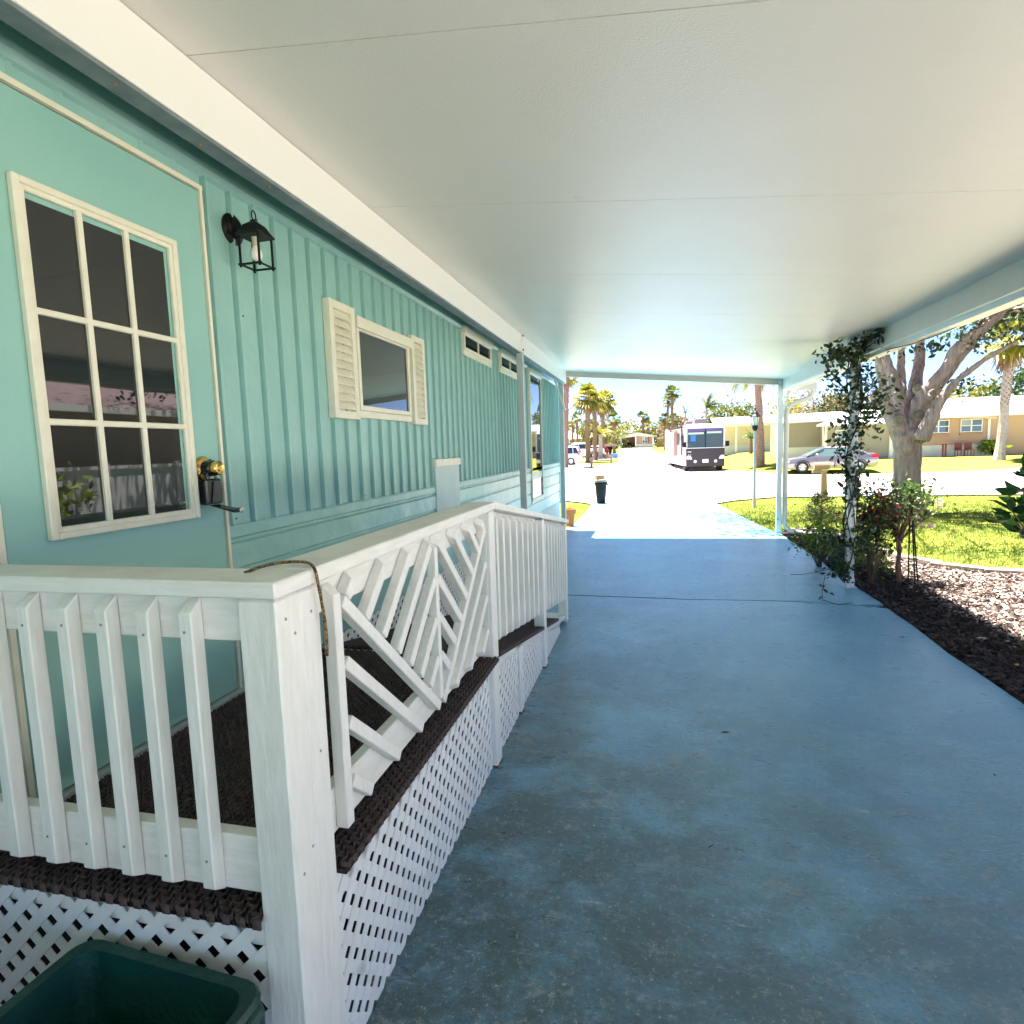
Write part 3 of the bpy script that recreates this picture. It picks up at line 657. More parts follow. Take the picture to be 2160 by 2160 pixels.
# brown honeycomb mats
def hmat(name, label, x0, x1, y0, y1, fz, th, notch=None):
    mb = MB(); nx = int((x1-x0)/.020); ny = int((y1-y0)/.019)
    g = thing(name, label, 'floor mat', (x0, y0, fz(y0)))
    yb0 = notch[1] if notch else y0
    if notch: mb.box(x0, notch[0], y0, yb0-.001, fz(y0), fz(y0)+th*.5)
    mb.prism([(x0, yb0, fz(yb0)), (x0, y1, fz(y1)), (x0, y1, fz(y1)+th*.5), (x0, yb0, fz(yb0)+th*.5)], (x1-x0, 0, 0))
    obj('mat_base', mb, mat('mat_underside', (.02,.011,.010), .9), g)
    V = []; F = []
    for i in range(nx+1):                       # zigzag ribs along y
        x = x0+(x1-x0)*i/nx
        for j in range(ny):
            if notch and x > notch[0] and y0+(y1-y0)*j/ny < notch[1]: continue
            ya = y0+(y1-y0)*j/ny; yb = y0+(y1-y0)*(j+1)/ny; o_ = .0045*(1 if (i+j) % 2 else -1); o2 = -o_
            xa = min(max(x+o_, x0), x1); xb = min(max(x+o2, x0), x1); h = .0026; k0 = len(V)
            za, zb_ = fz(ya), fz(yb)
            V += [(xa-h, ya, za), (xa+h, ya, za), (xb+h, yb, zb_), (xb-h, yb, zb_), (xa-h, ya, za+th), (xa+h, ya, za+th), (xb+h, yb, zb_+th), (xb-h, yb, zb_+th)]
            F += [(k0+4, k0+5, k0+6, k0+7), (k0, k0+4, k0+7, k0+3), (k0+1, k0+2, k0+6, k0+5), (k0, k0+1, k0+5, k0+4), (k0+3, k0+7, k0+6, k0+2)]
            if j % 2 == i % 2:
                k0 = len(V); x2 = min(x+.02, x1)
                V += [(x, ya-h, za), (x2, ya-h, za), (x2, ya+h, za), (x, ya+h, za), (x, ya-h, za+th*.96), (x2, ya-h, za+th*.96), (x2, ya+h, za+th*.96), (x, ya+h, za+th*.96)]
                F += [(k0+4, k0+5, k0+6, k0+7), (k0, k0+1, k0+5, k0+4), (k0+1, k0+2, k0+6, k0+5)]
    cloud('mat_mesh', V, F, MAT, g); return g
hmat('floor_mat', 'brown honeycomb rubber mat covering the level deck by the door', -1.755, -.752, 1.045, 2.76, lambda y: DZ+.002, .023, (-.872, 1.242))
g2 = hmat('floor_mat', 'brown honeycomb rubber mat lying down the sloping ramp', -1.72, -.775, 2.86, 4.78, lambda y: rsz(y)+.004+(.03*max(0, (y-3.2))*max(0, 3.95-y)*1.2), .022)
# bungee cord over the corner
mb = MB(); cp = [(-.905,1.150,1.338),(-.880,1.165,1.3475),(-.872,1.20,1.3485),(-.850,1.232,1.3485),(-.81,1.238,1.3485),(-.775,1.216,1.3475),(-.758,1.205,1.335),(-.757,1.21,1.30),(-.757,1.223,1.24),(-.757,1.230,1.19),(-.758,1.232,1.15),(-.762,1.234,1.115)]
pts = []
for i in range(len(cp)-1):
    for k_ in range(5): pts.append(Vector(cp[i]).lerp(Vector(cp[i+1]), k_/5))
for _ in range(4): pts = [pts[0]]+[(pts[i-1]+pts[i]*2+pts[i+1])/4 for i in range(1, len(pts)-1)]+[pts[-1]]
mb.tube(pts, .0036, 8)
m = mat('yellow_black_braid', (.5, .30, .03), .6); nn_ = m.node_tree.nodes; vo = nn_.new('ShaderNodeTexVoronoi'); vo.inputs['Scale'].default_value = 260
tcx = nn_.new('ShaderNodeTexCoord'); rr = nn_.new('ShaderNodeValToRGB'); rr.color_ramp.interpolation = 'CONSTANT'; rr.color_ramp.elements[0].color = (.30,.17,.03,1); rr.color_ramp.elements[1].color = (.02,.015,.01,1); rr.color_ramp.elements[1].position = .5
m.node_tree.links.new(tcx.outputs['Object'], vo.inputs[0]); m.node_tree.links.new(vo.outputs['Color'], rr.inputs[0]); m.node_tree.links.new(rr.outputs[0], nn_['Principled BSDF'].inputs[0])
o = obj('bungee_cord', mb, m, None, (-.78,1.2,1.34), smooth=True); tagp(o, 'yellow and black braided cord draped over the corner of the deck rail', 'cord')
# ---------------------------------------------------------------- wall lamp
lamp = thing('wall_lamp', 'black carriage lantern on the aqua wall beside the door', 'lamp', (W, 2.38, 2.58))
obj('backplate', MB().lathe([(.066,0),(.066,.008),(.058,.016),(.045,.020),(.040,.028),(.020,.034)], (W, 2.385, 2.595), 'X', 28), BLACK, lamp, smooth=True)
cx, cy, hw = -1.665, 2.355, .046
obj('arm', MB().tube([(W+.02, 2.385, 2.585), (-1.755, 2.378, 2.575), (-1.72, 2.366, 2.580), (-1.69, 2.358, 2.582)], .011, 8), BLACK, lamp, smooth=True)
mb = MB(); zt, zb = 2.542, 2.414
for sx in (-1, 1):
    for sy in (-1, 1):
        mb.box(cx+sx*hw-.0038, cx+sx*hw+.0038, cy+sy*hw-.0038, cy+sy*hw+.0038, zb-.008, zt)
for s_ in (-1, 1):
    mb.box(cx-hw-.01, cx+hw+.01, cy+s_*hw-.0042, cy+s_*hw+.0042, zb, zb+.007); mb.box(cx+s_*hw-.0042, cx+s_*hw+.0042, cy-hw-.01, cy+hw+.01, zb+.0005, zb+.0065)
obj('cage', mb, BLACK, lamp)
def sq(h, z): return [(cx-h, cy-h, z), (cx+h, cy-h, z), (cx+h, cy+h, z), (cx-h, cy+h, z)]
obj('lamp_cap', MB().loft([sq(.056, zt-.004), sq(.058, zt+.002), sq(.044, zt+.022), sq(.032, zt+.044), sq(.012, zt+.060), sq(.008, zt+.068)]), BLACK, lamp)
obj('ring', MB().tube([(cx, cy+.014*math.cos(a), zt+.086+.020*math.sin(a)) for a in [2*math.pi*i/20 for i in range(21)]], .0028, 6, False), BLACK, lamp)
obj('bulb', MB().lathe([(.0,0),(.012,.002),(.022,.012),(.026,.026),(.024,.040),(.016,.052),(.013,.060)], (cx, cy, 2.440), 'Z', 20), BULB, lamp, smooth=True)
obj('socket', MB().lathe([(.013,0),(.015,.03),(.017,.045)], (cx, cy, 2.498), 'Z', 16), mat('beige_socket', (.55,.5,.38), .6), lamp)
# key safe on the knob
ks = thing('lockbox', 'black key lockbox hanging open from the brass door knob', 'lockbox', (-1.74, 2.07, 1.46))
obj('shackle', MB().tube([(-1.745, 2.045, 1.505), (-1.745, 2.045, 1.56), (-1.745, 2.052, 1.582), (-1.745, 2.068, 1.590), (-1.745, 2.085, 1.582), (-1.745, 2.092, 1.56), (-1.745, 2.092, 1.505)], .0055, 8), BLKG, ks, smooth=True)
obj('sleeve', MB().lathe([(.030,0),(.032,.002),(.032,.034),(.030,.036)], (-1.763, 2.066, 1.558), 'X', 20), BLKG, ks, smooth=True)
obj('lockbox_body', MB().box(-1.778, -1.735, 2.026, 2.112, 1.412, 1.516), BLKG, ks, bev=.006)
obj('lockbox_face', MB().prism([(-1.733,2.045,1.42),(-1.733,2.105,1.42),(-1.733,2.108,1.47),(-1.733,2.102,1.505),(-1.733,2.062,1.505),(-1.733,2.056,1.47)], (.004,0,0)), mat('dark_grey_plastic', (.035,.035,.035), .3), ks, bev=.002)
obj('lockbox_door', MB().prism([(-1.738,2.03,1.412),(-1.730,2.03,1.408),(-1.665,2.09,1.372),(-1.672,2.09,1.386)], (0,.055,0)), BLKG, ks, bev=.003)
obj('dial', MB().lathe([(.012,0),(.012,.012),(.006,.014)], (-1.672, 2.128, 1.382), 'X', 12), mat('chrome', (.6,.58,.55), .15, metal=1), ks)

# ---------------------------------------------------------------- green tub at the bottom left
tub = thing('storage_tub', 'dark green open plastic tub standing against the deck lattice', 'tub', (-1.12, .82, 0))
def rr_(cx_, cy_, hx, hy, z, r=.05, ang=-.06, n=5):
    out = []
    for qx, qy, a0 in ((1,1,0),(-1,1,90),(-1,-1,180),(1,-1,270)):
        for i in range(n):
            a = math.radians(a0+90*i/(n-1)); x = qx*(hx-r)+r*math.cos(a); y = qy*(hy-r)+r*math.sin(a)
            out.append((cx_+x*math.cos(ang)-y*math.sin(ang), cy_+x*math.sin(ang)+y*math.cos(ang), z))
    return out
tx, ty = -1.115, .72
mb = MB().loft([rr_(tx,ty,.21,.27,.012), rr_(tx,ty,.245,.305,.40), rr_(tx,ty,.262,.322,.415), rr_(tx,ty,.268,.328,.43), rr_(tx,ty,.262,.322,.445), rr_(tx,ty,.238,.298,.442), rr_(tx,ty,.232,.292,.40), rr_(tx,ty,.198,.258,.03)], True)
obj('tub_body', mb, GREEN, tub, smooth=True)
obj('handle', MB().prism([(tx+.262, ty+.16, .43),(tx+.262, ty+.30, .43),(tx+.295, ty+.28, .415),(tx+.295, ty+.18, .415)], (0,0,-.06)), GREEN, tub, bev=.008)
bag = MB()
for k_ in range(5): 
    bag.ell((tx-.05+.05*k_, ty-.12+.03*math.sin(k_*3), .12+.02*k_), (.12, .16, .07))
o = obj('bin_bag', MB().loft([rr_(tx,ty,.17,.23,.04), rr_(tx,ty,.20,.26,.12), rr_(tx,ty-.01,.205,.265,.27), rr_(tx-.02,ty-.02,.15,.20,.345), rr_(tx-.02,ty-.02,.02,.03,.37,r=.01)]), mat('black_bag', (.008,.009,.011), .35, bump=1, bs=14), None, (tx, ty, .04), smooth=True); tagp(o, 'crumpled black bin bag inside the green tub', 'bag')
#@@PART4
# ---------------------------------------------------------------- palms and trees
def fan_palm(label, x, y, h, tr, cr, lean=(0,0), n=30, seg=11, m=None, bark=None, skirt=6, group='fan palms along the street', boots=True, seed=0, zbase=None, name='fan_palm', droop=.35):
    R = random.Random(seed+int(x*13+y*7)); zb = zg(x, y)-.06 if zbase is None else zbase
    t_ = thing(name, label, 'palm tree', (x, y, zb), group)
    top = Vector((x+lean[0], y+lean[1], zb+h)); pts = []; rad = []
    for i in range(13):
        f = i/12; pts.append((x+lean[0]*f**1.6+.03*math.sin(f*9+seed), y+lean[1]*f**1.6, zb+h*f))
        rad.append(tr*(1.0+.35*max(0, .12-f)/.12+(.10 if i % 2 else -.04)*(1 if boots else .3)))
    mb = MB().tube(pts, rad, 10)
    if boots:
        for i in range(int(h*9)):
            f = R.uniform(.25, 1); a = R.uniform(0, 6.28); c = Vector((x+lean[0]*f**1.6, y+lean[1]*f**1.6, zb+h*f)); d = Vector((math.cos(a), math.sin(a), 0))
            mb.bar(c+d*tr*.8, c+d*tr*1.3+Vector((0,0,.22*tr/.2)), .09*tr/.2, .03, (0,0,1))
    obj('trunk', mb, bark or PBARK, t_)
    def fronds(nn, elf, ln, sg, dr):
        V = []; F = []
        for i in range(nn):
            az = R.uniform(0, 6.283); el = elf(i/nn); d = Vector((math.cos(az)*math.cos(el), math.sin(az)*math.cos(el), math.sin(el)))
            L = ln*R.uniform(.8, 1.1); pet = L*.42; base = top+Vector((0,0,-.1)); hub = base+d*pet+Vector((0,0,-.10*pet))
            side = d.cross(Vector((0,0,1))); side = side.normalized() if side.length > .05 else Vector((1,0,0)); nm = side.cross(d).normalized()
            k0 = len(V); V += [base-side*.02, base+side*.02, hub]; F.append((k0, k0+1, k0+2))
            for s_ in range(sg):
                a = math.radians(-82+164*s_/(sg-1)); l_ = L*.62*(.70+.30*math.cos(a)); dd = d*math.cos(a)+side*math.sin(a)
                tip = hub+dd*l_+Vector((0,0,-dr*l_*(.6+R.random()*.6))); mid = hub+dd*l_*.55+nm*.02; pw = (-d*math.sin(a)+side*math.cos(a))*l_*.085
                k0 = len(V); V += [hub, mid-pw, mid+pw, tip]; F += [(k0, k0+1, k0+2), (k0+1, k0+3, k0+2)]
        return V, F
    V, F = fronds(n, lambda f: math.radians(82-115*f**.8), cr, seg, droop); cloud('crown', V, F, m or LEAFP, t_)
    if skirt:
        V, F = fronds(skirt, lambda f: math.radians(-48-30*f), cr*.75, max(7, seg-4), .5); cloud('dead_fronds', V, F, LEAFD, t_)
    return t_
def feather_palm(label, x, y, h, tr, cr, n=14, m=None, az_bias=None, seed=0, bark=None, dens=26, lean=(0,0), group=None, name='feather_palm', curve=.9):
    R = random.Random(seed+3); zb = zg(x, y)-.06
    t_ = thing(name, label, 'palm tree', (x, y, zb), group)
    pts = [(x+lean[0]*(i/8)**1.5, y+lean[1]*(i/8)**1.5, zb+h*i/8) for i in range(9)]
    obj('trunk', MB().tube(pts, [tr*(1.25-.4*i/8+(.08 if i % 2 else 0)) for i in range(9)], 9), bark or PBARK2, t_)
    top = Vector(pts[-1]); V = []; F = []
    for i in range(n):
        az = R.uniform(0, 6.28) if az_bias is None else az_bias+R.gauss(0, .9); el = math.radians(R.uniform(15, 78)); L = cr*R.uniform(.8, 1.1)
        p = top.copy(); pr = None; d = Vector((math.cos(az)*math.cos(el), math.sin(az)*math.cos(el), math.sin(el)))
        for s_ in range(dens):
            f = s_/dens; d = (d+Vector((0,0,-curve*1.9/dens*(.3+f)))).normalized(); q_ = p+d*L/dens
            side = d.cross(Vector((0,0,1))).normalized(); ll = L*.24*math.sin(math.pi*min(1, .12+f*.86))
            for sg in (-1, 1):
                tip = q_+side*sg*ll*.75+d*ll*.5+Vector((0,0,-ll*R.uniform(.3, .7))); k0 = len(V)
                V += [p, q_, tip]; F.append((k0, k0+1, k0+2))
            k0 = len(V); V += [p-side*.015, p+side*.015, q_]; F.append((k0, k0+1, k0+2)); p = q_
    cloud('crown', V, F, m or LEAFY, t_); return t_
def clumps(c, r, nc, nl, seed, size, spread=.32, shell=.55):
    """leaf base points grouped in clumps spread through an ellipsoid"""
    R = np.random.default_rng(seed); P = []
    for i in range(nc):
        d = R.normal(size=3); d /= np.linalg.norm(d); rr = R.uniform(shell, 1.0)
        cc = np.array(c)+d*rr*np.array(r); sc = R.uniform(.6, 1.3)*spread*min(r)
        P.append(cc+R.normal(size=(int(nl*R.uniform(.5, 1.5)), 3))*sc*np.array((1,1,.7)))
    return np.concatenate(P)
def broad_tree(label, x, y, h, r, m=None, nc=40, nl=55, size=.30, seed=1, group='trees behind the houses', trunkr=.18, flat=.8, name='broadleaf_tree'):
    zb = zg(x, y)-.06; t_ = thing(name, label, 'tree', (x, y, zb), group); R = random.Random(seed)
    mb = MB().tube([(x, y, zb), (x+.1, y, zb+h*.3), (x-.05, y, zb+h*.6)], [trunkr*1.2, trunkr, trunkr*.6], 8)
    for i in range(5):
        a = R.uniform(0, 6.28); mb.tube([(x, y, zb+h*.35), (x+r*.3*math.cos(a), y+r*.3*math.sin(a), zb+h*.6), (x+r*.6*math.cos(a), y+r*.6*math.sin(a), zb+h*.8)], [trunkr*.5, trunkr*.3, trunkr*.12], 6)
    obj('trunk', mb, BARK, t_)
    P = clumps((x, y, zb+h-r*flat), (r, r, r*flat), nc, nl, seed, size); P[:,2] = np.maximum(P[:,2], zb+.3)
    V, F = leafmesh(P, size, .55); cloud('crown', V, F, m or LEAFF, t_); return t_

fan_palm('big fan palm with rough red brown trunk beside the white minivan', -6.52, 61.2, 6.6, .25, 2.1, n=44, m=LEAFY, skirt=10, seed=1, droop=.4)
fan_palm('second fan palm trunk close behind the big one by the minivan', -6.25, 66, 6.3, .22, 1.5, n=24, m=LEAFY, skirt=6, seed=2)
fan_palm('fan palm with grey trunk and full yellow crown right of the big palm', -6.15, 75, 6.9, .22, 2.3, n=44, m=LEAFY, skirt=10, seed=3, lean=(.1,0), droop=.45)
fan_palm('tall pink brown palm trunk half hidden by the left corner post', -7.2, 50, 7.6, .20, 1.3, n=26, m=LEAFY, skirt=5, seed=4, lean=(.25,0))
fan_palm('slim palm above the orange house roof', -10.9, 88, 5.6, .16, 1.3, n=20, seed=5, skirt=3)
fan_palm('low palm left behind the orange house roof', -12.1, 92, 4.6, .16, 1.2, n=20, m=LEAFY, seed=6, skirt=2)
fan_palm('palm with pale drooping fronds left of the road end', -5.4, 85, 5.2, .22, 1.6, n=30, seed=7, skirt=10)
feather_palm('bright yellow green bushy palm behind the white pickup', -6.0, 70, 2.9, .22, 2.2, n=22, m=LEAFY, seed=8, curve=1.0, group='feather palms')
fan_palm('shaggy palm right behind the carport house', -2.1, 127, 6.3, .25, 1.9, n=34, seed=9, skirt=8)
fan_palm('smaller leaning palm at the right end of the carport house', -1.0, 126, 4.7, .2, 1.5, n=26, m=LEAFY, seed=10, skirt=5)
fan_palm('tallest palm behind the motorhome', 2.8, 95, 8.9, .20, 1.75, n=34, seed=11, skirt=9)
fan_palm('shorter twin palm left of the tallest one behind the motorhome', 2.25, 100, 8.0, .18, 1.7, n=26, seed=12, skirt=5)
fan_palm('low fan palm over the left rear of the motorhome', 1.8, 101, 5.3, .2, 1.4, n=24, seed=13, skirt=6)
fan_palm('low brownish palm beside the tall pair', 3.0, 98, 5.0, .2, 1.5, n=24, seed=14, skirt=10)
feather_palm('wind blown feather palm rising behind the motorhome roof', 6.1, 75, 5.6, .16, 2.4, n=18, m=LEAFF, seed=15, az_bias=-.3, group='feather palms')
feather_palm('thin pale palm between the tall palms and the wind blown one', 4.6, 92, 5.6, .12, 1.8, n=9, m=LEAFF, seed=25, group='feather palms', curve=1.3)
# palm right behind the lamp post, crown cut by the roof
feather_palm('palm with leaning grey base directly behind the lamp post', 6.68, 40.95, 5.9, .21, 2.5, n=30, m=LEAFY, seed=16, lean=(-.28, 0), bark=PBARK, group='feather palms', curve=2.1)
feather_palm('small crooked palm lying low on the lawn beside the motorhome', 8.55, 57.5, 1.35, .12, 1.1, n=16, m=LEAFS, seed=17, bark=PBARK, group='feather palms', curve=.9)
o = obj('fallen_trunk', MB().tube([(7.0, 57.0, .12), (7.7, 57.2, .24), (8.3, 57.4, .34), (8.5, 57.5, .55)], [.05,.06,.09,.12], 7), PBARK2, bpy.data.objects['feather_palm.004'])
fan_palm('tall leaning palm on the lawn in front of the peach house', 19.85, 40.9, 6.9, .235, 2.0, lean=(.35, 0), n=36, m=LEAFY, seed=18, skirt=10, bark=PBARK2, boots=False)
mb = MB()
for i in range(150):
    f = .45+.55*i/150; a = i*2.4; c = Vector((19.85+.35*f**1.6, 40.9, .0+6.9*f)); d = Vector((math.cos(a), math.sin(a), 0)); mb.bar(c+d*.18, c+d*.27+Vector((0,0,.14)), .08, .03)
obj('trunk_boots', mb, PBARK, [o for o in C.objects if o.name.startswith('fan_palm') and abs(o.location.x-19.85) < .1][0])
fan_palm('distant palm top above the peach house roof', 20.2, 78, 5.4, .15, 1.1, n=22, m=LEAFF, seed=19, skirt=0)
T = broad_tree
T('round hedge like tree left of the distant carport house', -9.0, 122, 5.0, 3.3, seed=31, nl=60, size=.42)
T('yellow green tree line clump behind the distant carport house', -5.2, 134, 6.0, 3.8, m=LEAFY, seed=32, size=.45)
T('dark tree behind the right end of the carport house', 1.2, 132, 5.6, 3.0, seed=33, size=.42)
T('brownish tree right of the distant carport house', 4.3, 118, 5.4, 2.8, m=LEAFD, seed=34, size=.4)
T('tree mass above the orange house', -13.5, 102, 5.4, 3.6, seed=35, size=.42)
T('yellow tree behind the orange house, nearer the big palm', -9.6, 98, 4.6, 2.6, m=LEAFY, seed=36, size=.38)
T('grey green tree behind the pickup', -8.4, 92, 5.0, 2.2, seed=37, size=.36)
T('tree behind the white house just right of the motorhome', 8.6, 84, 5.6, 2.4, seed=38, size=.34)
T('pale tree above the white roof by the lamp post', 10.6, 76, 5.3, 2.4, m=LEAFF, seed=39, size=.34)
T('tree above the white roof right of the downspout', 14.2, 66, 5.4, 2.7, m=LEAFY, seed=40, size=.34)
T('bare pinkish tree behind the tan house', 15.4, 61, 6.9, 3.0, m=LEAFD, seed=41, nc=34, nl=30, size=.2)
T('dark green tree behind the tan house near the vine post', 16.4, 60, 5.2, 2.4, m=LEAFT, seed=42, size=.26)
T('reddish tree behind the peach house roof, left end', 18.6, 62, 4.8, 2.6, m=LEAFD, seed=43, size=.3)
T('tree above the mint house roof at the right edge', 27.0, 62, 5.8, 2.8, m=LEAFY, seed=44, size=.34)
T('dark tree at the far right above the mint house', 31.0, 60, 6.6, 3.2, m=LEAFT, seed=45, size=.34)

# ---------------------------------------------------------------- houses
def gablebox(mb, x0, x1, y0, y1, zb, ze, za, ov=.35):
    pass
WINF = mat('white_window_frame', (.8,.8,.78), .4)
GLASSH = mat('house_glass', (.05,.07,.10), .05, spec=.8)
CURT = mat('curtain', (.35,.36,.42), .8)
def hwin(p, x0, x1, z0, z1, y, split=True):
    mb = MB(); t_ = .05
    mb.box(x0, x1, y-.05, y, z0, z0+t_).box(x0, x1, y-.05, y, z1-t_, z1).box(x0, x0+t_, y-.05, y, z0+t_, z1-t_).box(x1-t_, x1, y-.05, y, z0+t_, z1-t_)
    mb.box((x0+x1)/2-.04, (x0+x1)/2+.04, y-.05, y, z0+t_, z1-t_)
    for a, b_ in ((x0+t_, (x0+x1)/2-.04), ((x0+x1)/2+.04, x1-t_)): mb.box(a, b_, y-.045, y, (z0+z1)/2-.025, (z0+z1)/2+.025)
    f = obj('window', mb, WINF, p); obj('pane', MB().box(x0+.03, x1-.03, y-.02, y-.008, z0+.03, z1-.03), GLASSH, f)
    obj('curtain', MB().box(x0+.06, x0+.06+(x1-x0)*.40, y-.026, y-.0215, (z0+z1)/2, z1-.06), CURT, f); return f
def siding_lines(m, sc):
    return m
def lap(x0, x1, y, z0, z1, st=.2):
    mb = MB(); z = z0
    while z < z1-.01:
        z2 = min(z+st, z1); mb.prism([(x0, y, z), (x0, y-.03, z), (x0, y-.008, z2), (x0, y, z2)], (x1-x0, 0, 0)); z = z2
    return mb
# distant house with an open carport at the end of the street
h = thing('carport_house', 'small tan gabled house with an open carport at the end of the street', 'house', (-3.1, 122, .95))
obj('wall', MB().box(-3.3, .05, 122.3, 128, 1.0, 3.35).box(-6.3, -3.3, 127, 128, 1.0, 3.4).box(-3.3, .05, 122.25, 122.3, 1.65, 3.3), SID_P, h)
obj('wall_base', MB().box(-3.3, .05, 122.2, 122.25, 1.0, 1.65).box(-6.3, -6.2, 122.3, 127, 1.0, 1.5), STUC, h)
obj('roof', MB().prism([(-6.9, 121.6, 3.12), (-3.2, 121.6, 3.98), (.5, 121.6, 3.25), (.5, 121.6, 3.10), (-3.2, 121.6, 3.83), (-6.9, 121.6, 2.97)], (0, 7, 0)), ROOFW, h)
obj('gable', MB().prism([(-6.5, 121.9, 3.02), (-3.2, 121.9, 3.80), (.2, 121.9, 3.12), (.2, 121.9, 3.0), (-3.2, 121.9, 3.25), (-6.1, 121.9, 2.9)], (0, .1, 0)), STUC, h)
for x in (-6.4, -3.45, -.1): obj('post', MB().box(x-.13, x+.13, 121.9, 122.15, .9, 3.2), WINF, h)
hwin(h, -2.15, -1.2, 1.85, 3.0, 122.24); obj('window_shutter', MB().box(-1.15, -.85, 122.18, 122.24, 1.85, 3.0), mat('brown_shutter', (.22,.08,.06), .7), h)
o = thing('parked_car', 'dark car parked inside the distant open carport', 'car', (-4.9, 124, .95)); obj('body', MB().loft([[(-5.5,y_,1.1),(-4.3,y_,1.1),(-4.3,y_,z1),(-4.45,y_,z2),(-5.35,y_,z2),(-5.5,y_,z1)] for y_, z1, z2 in ((123.4,1.45,1.5),(124.2,1.6,1.65),(124.7,1.7,2.1),(126,1.7,2.1),(126.6,1.5,1.55))]), BLKG, o, bev=.05)
for sx in (-5.4, -4.4): obj('wheel', MB().lathe([(.0,0),(.28,0),(.28,.18),(.0,.18)], (sx-.09, 123.9, 1.2), 'X', 14), TYRE, o)
h = thing('shed_house', 'small brown house with white roof right of the distant carport house', 'house', (2, 130, 1))
obj('wall', MB().box(.6, 4, 130, 135, .9, 2.65), SID_P, h); obj('roof', MB().prism([(.2,129.6,2.6),(1.9,129.6,3.2),(4.4,129.6,2.6)], (0,6,0)), ROOFW, h)
# house at left with hip roof
h = thing('orange_house', 'low peach house with a white hip roof behind the white minivan', 'house', (-14, 95, .5))
obj('wall', MB().box(-22, -10.6, 95, 103, .4, 2.85), SID_O, h)
obj('roof', MB().loft([[(-22.5,94.4,2.8),(-10.2,94.4,2.8),(-10.2,103.5,2.8),(-22.5,103.5,2.8)],[(-18,98.5,4.4),(-14.3,98.5,4.4),(-14.3,99,4.4),(-18,99,4.4)]]), ROOFW, h)
hwin(h, -13.7, -12.3, 1.75, 2.65, 94.95)
# long white house right of the motorhome
h = thing('white_house', 'long low cream house with white roof behind the motorhome and lamp post', 'house', (10, 62, .55))
obj('wall', MB().box(6.4, 15, 62, 70, .3, 3.25), mat('cream_wall', (.66,.55,.42), .8), h); obj('wall_base', MB().box(6.35, 15.05, 61.93, 62, .3, 1.25), STUC, h)
obj('roof', MB().prism([(5.8,61.2,3.2),(15.6,61.2,3.2),(15.6,66,4.1),(5.8,66,3.95)], (0,0,.12)), ROOFW, h)
obj('fascia', MB().box(5.8, 15.6, 61.15, 61.2, 3.0, 3.32), ROOFW, h)
for x in (7.75, 10.9, 13.2): obj('post', MB().box(x-.08, x+.08, 61.2, 61.35, .5, 3.0), WINF, h)
obj('door', MB().box(11.35, 12.0, 61.93, 62, .7, 2.7), mat('dark_door', (.05,.04,.05), .5), h)
# tan house with two wings, mid right
h = thing('tan_house', 'tan sided house with white roofs directly behind the silver sedan', 'house', (11, 45, .3))
mb = lap(9.2, 12.0, 45.4, 1.05, 2.70); obj('wall', mb.box(9.2, 14, 45.4, 52, .2, 2.8), SID_T, h)
obj('front_wing', lap(11.15, 14.95, 43.6, .35, 2.45).box(11.15, 14.95, 43.6, 50, .2, 2.45), SID_T, h)
obj('wall_base', MB().box(9.15, 11.15, 45.33, 45.4, .2, 1.05), STUC, h)
obj('corner_board', MB().box(9.1, 9.22, 45.30, 45.42, .2, 2.75).box(14.9, 15.25, 43.5, 43.62, .2, 2.4).box(11.08, 11.2, 43.52, 43.62, .3, 2.45), WINF, h)
obj('roof', MB().prism([(8.6,44.7,2.70),(12.5,44.7,2.78),(15.6,44.7,3.05),(15.6,49,3.5),(8.6,49,3.35)], (0,0,.1)).prism([(10.4,43.0,2.38),(15.6,43.0,2.42),(15.6,46,2.96),(12.2,46,2.9)], (0,0,.09)), ROOFW, h)
hwin(h, 11.7, 12.75, 1.30, 2.12, 43.56)
# peach house at the right
h = thing('peach_house', 'peach sided house with white gable roof right of the big tree', 'house', (19, 44, .3))
obj('wall', lap(16.3, 20.75, 44.2, .95, 2.75).box(16.3, 24.5, 44.2, 52, .2, 2.8), SID_O, h)
obj('wall_base', MB().box(16.25, 20.8, 44.1, 44.2, .15, .95), STUC, h)
obj('roof', MB().prism([(15.9,43.5,2.62),(19.4,43.5,3.75),(26,43.5,3.75),(26,43.5,2.62),(21.2,43.5,2.66)][0:1]+[(19.2,48,4.0),(27,48,4.0),(27,43.4,2.72)], (0,0,.10)), ROOFW, h)
obj('gable_trim', MB().prism([(16.0,43.6,2.55),(17.6,43.6,2.92),(20.9,43.6,2.62),(20.9,43.6,2.50),(17.6,43.6,2.70),(16.0,43.6,2.45)], (0,.55,0)), mat('peach_trim', (.66,.48,.33), .7), h)
for a in (17.3, 19.15):
    f = hwin(h, a, a+1.22, 1.72, 2.55, 44.15); obj('window_box', MB().box(a-.03, a+1.22, 44.02, 44.16, 1.52, 1.66), mat('brown_box', (.42,.25,.15), .8), f)
obj('corner_board', MB().box(20.68, 20.82, 44.12, 44.2, .2, 2.6), WINF, h)
h = thing('mint_house', 'mint green wall with white posts under a flat roof at the right edge', 'house', (24, 48, .3))
obj('wall', MB().box(21.5, 34, 49.5, 56, .3, 2.9), SID_G, h)
obj('roof', MB().box(21.0, 34, 46.0, 56, 2.62, 2.78), ROOFW, h)
for x in (24.0, 27.5): obj('post', MB().box(x-.05, x+.05, 46.3, 46.4, .2, 2.62), WINF, h)
h = thing('air_conditioner', 'grey air conditioning unit against the mint green wall', 'air conditioner', (25.2, 48.8, .4))
obj('case', MB().box(24.75, 25.75, 48.5, 49.3, .55, 1.55), mat('ac_grey', (.22,.22,.24), .6), h, bev=.02)
mb = MB()
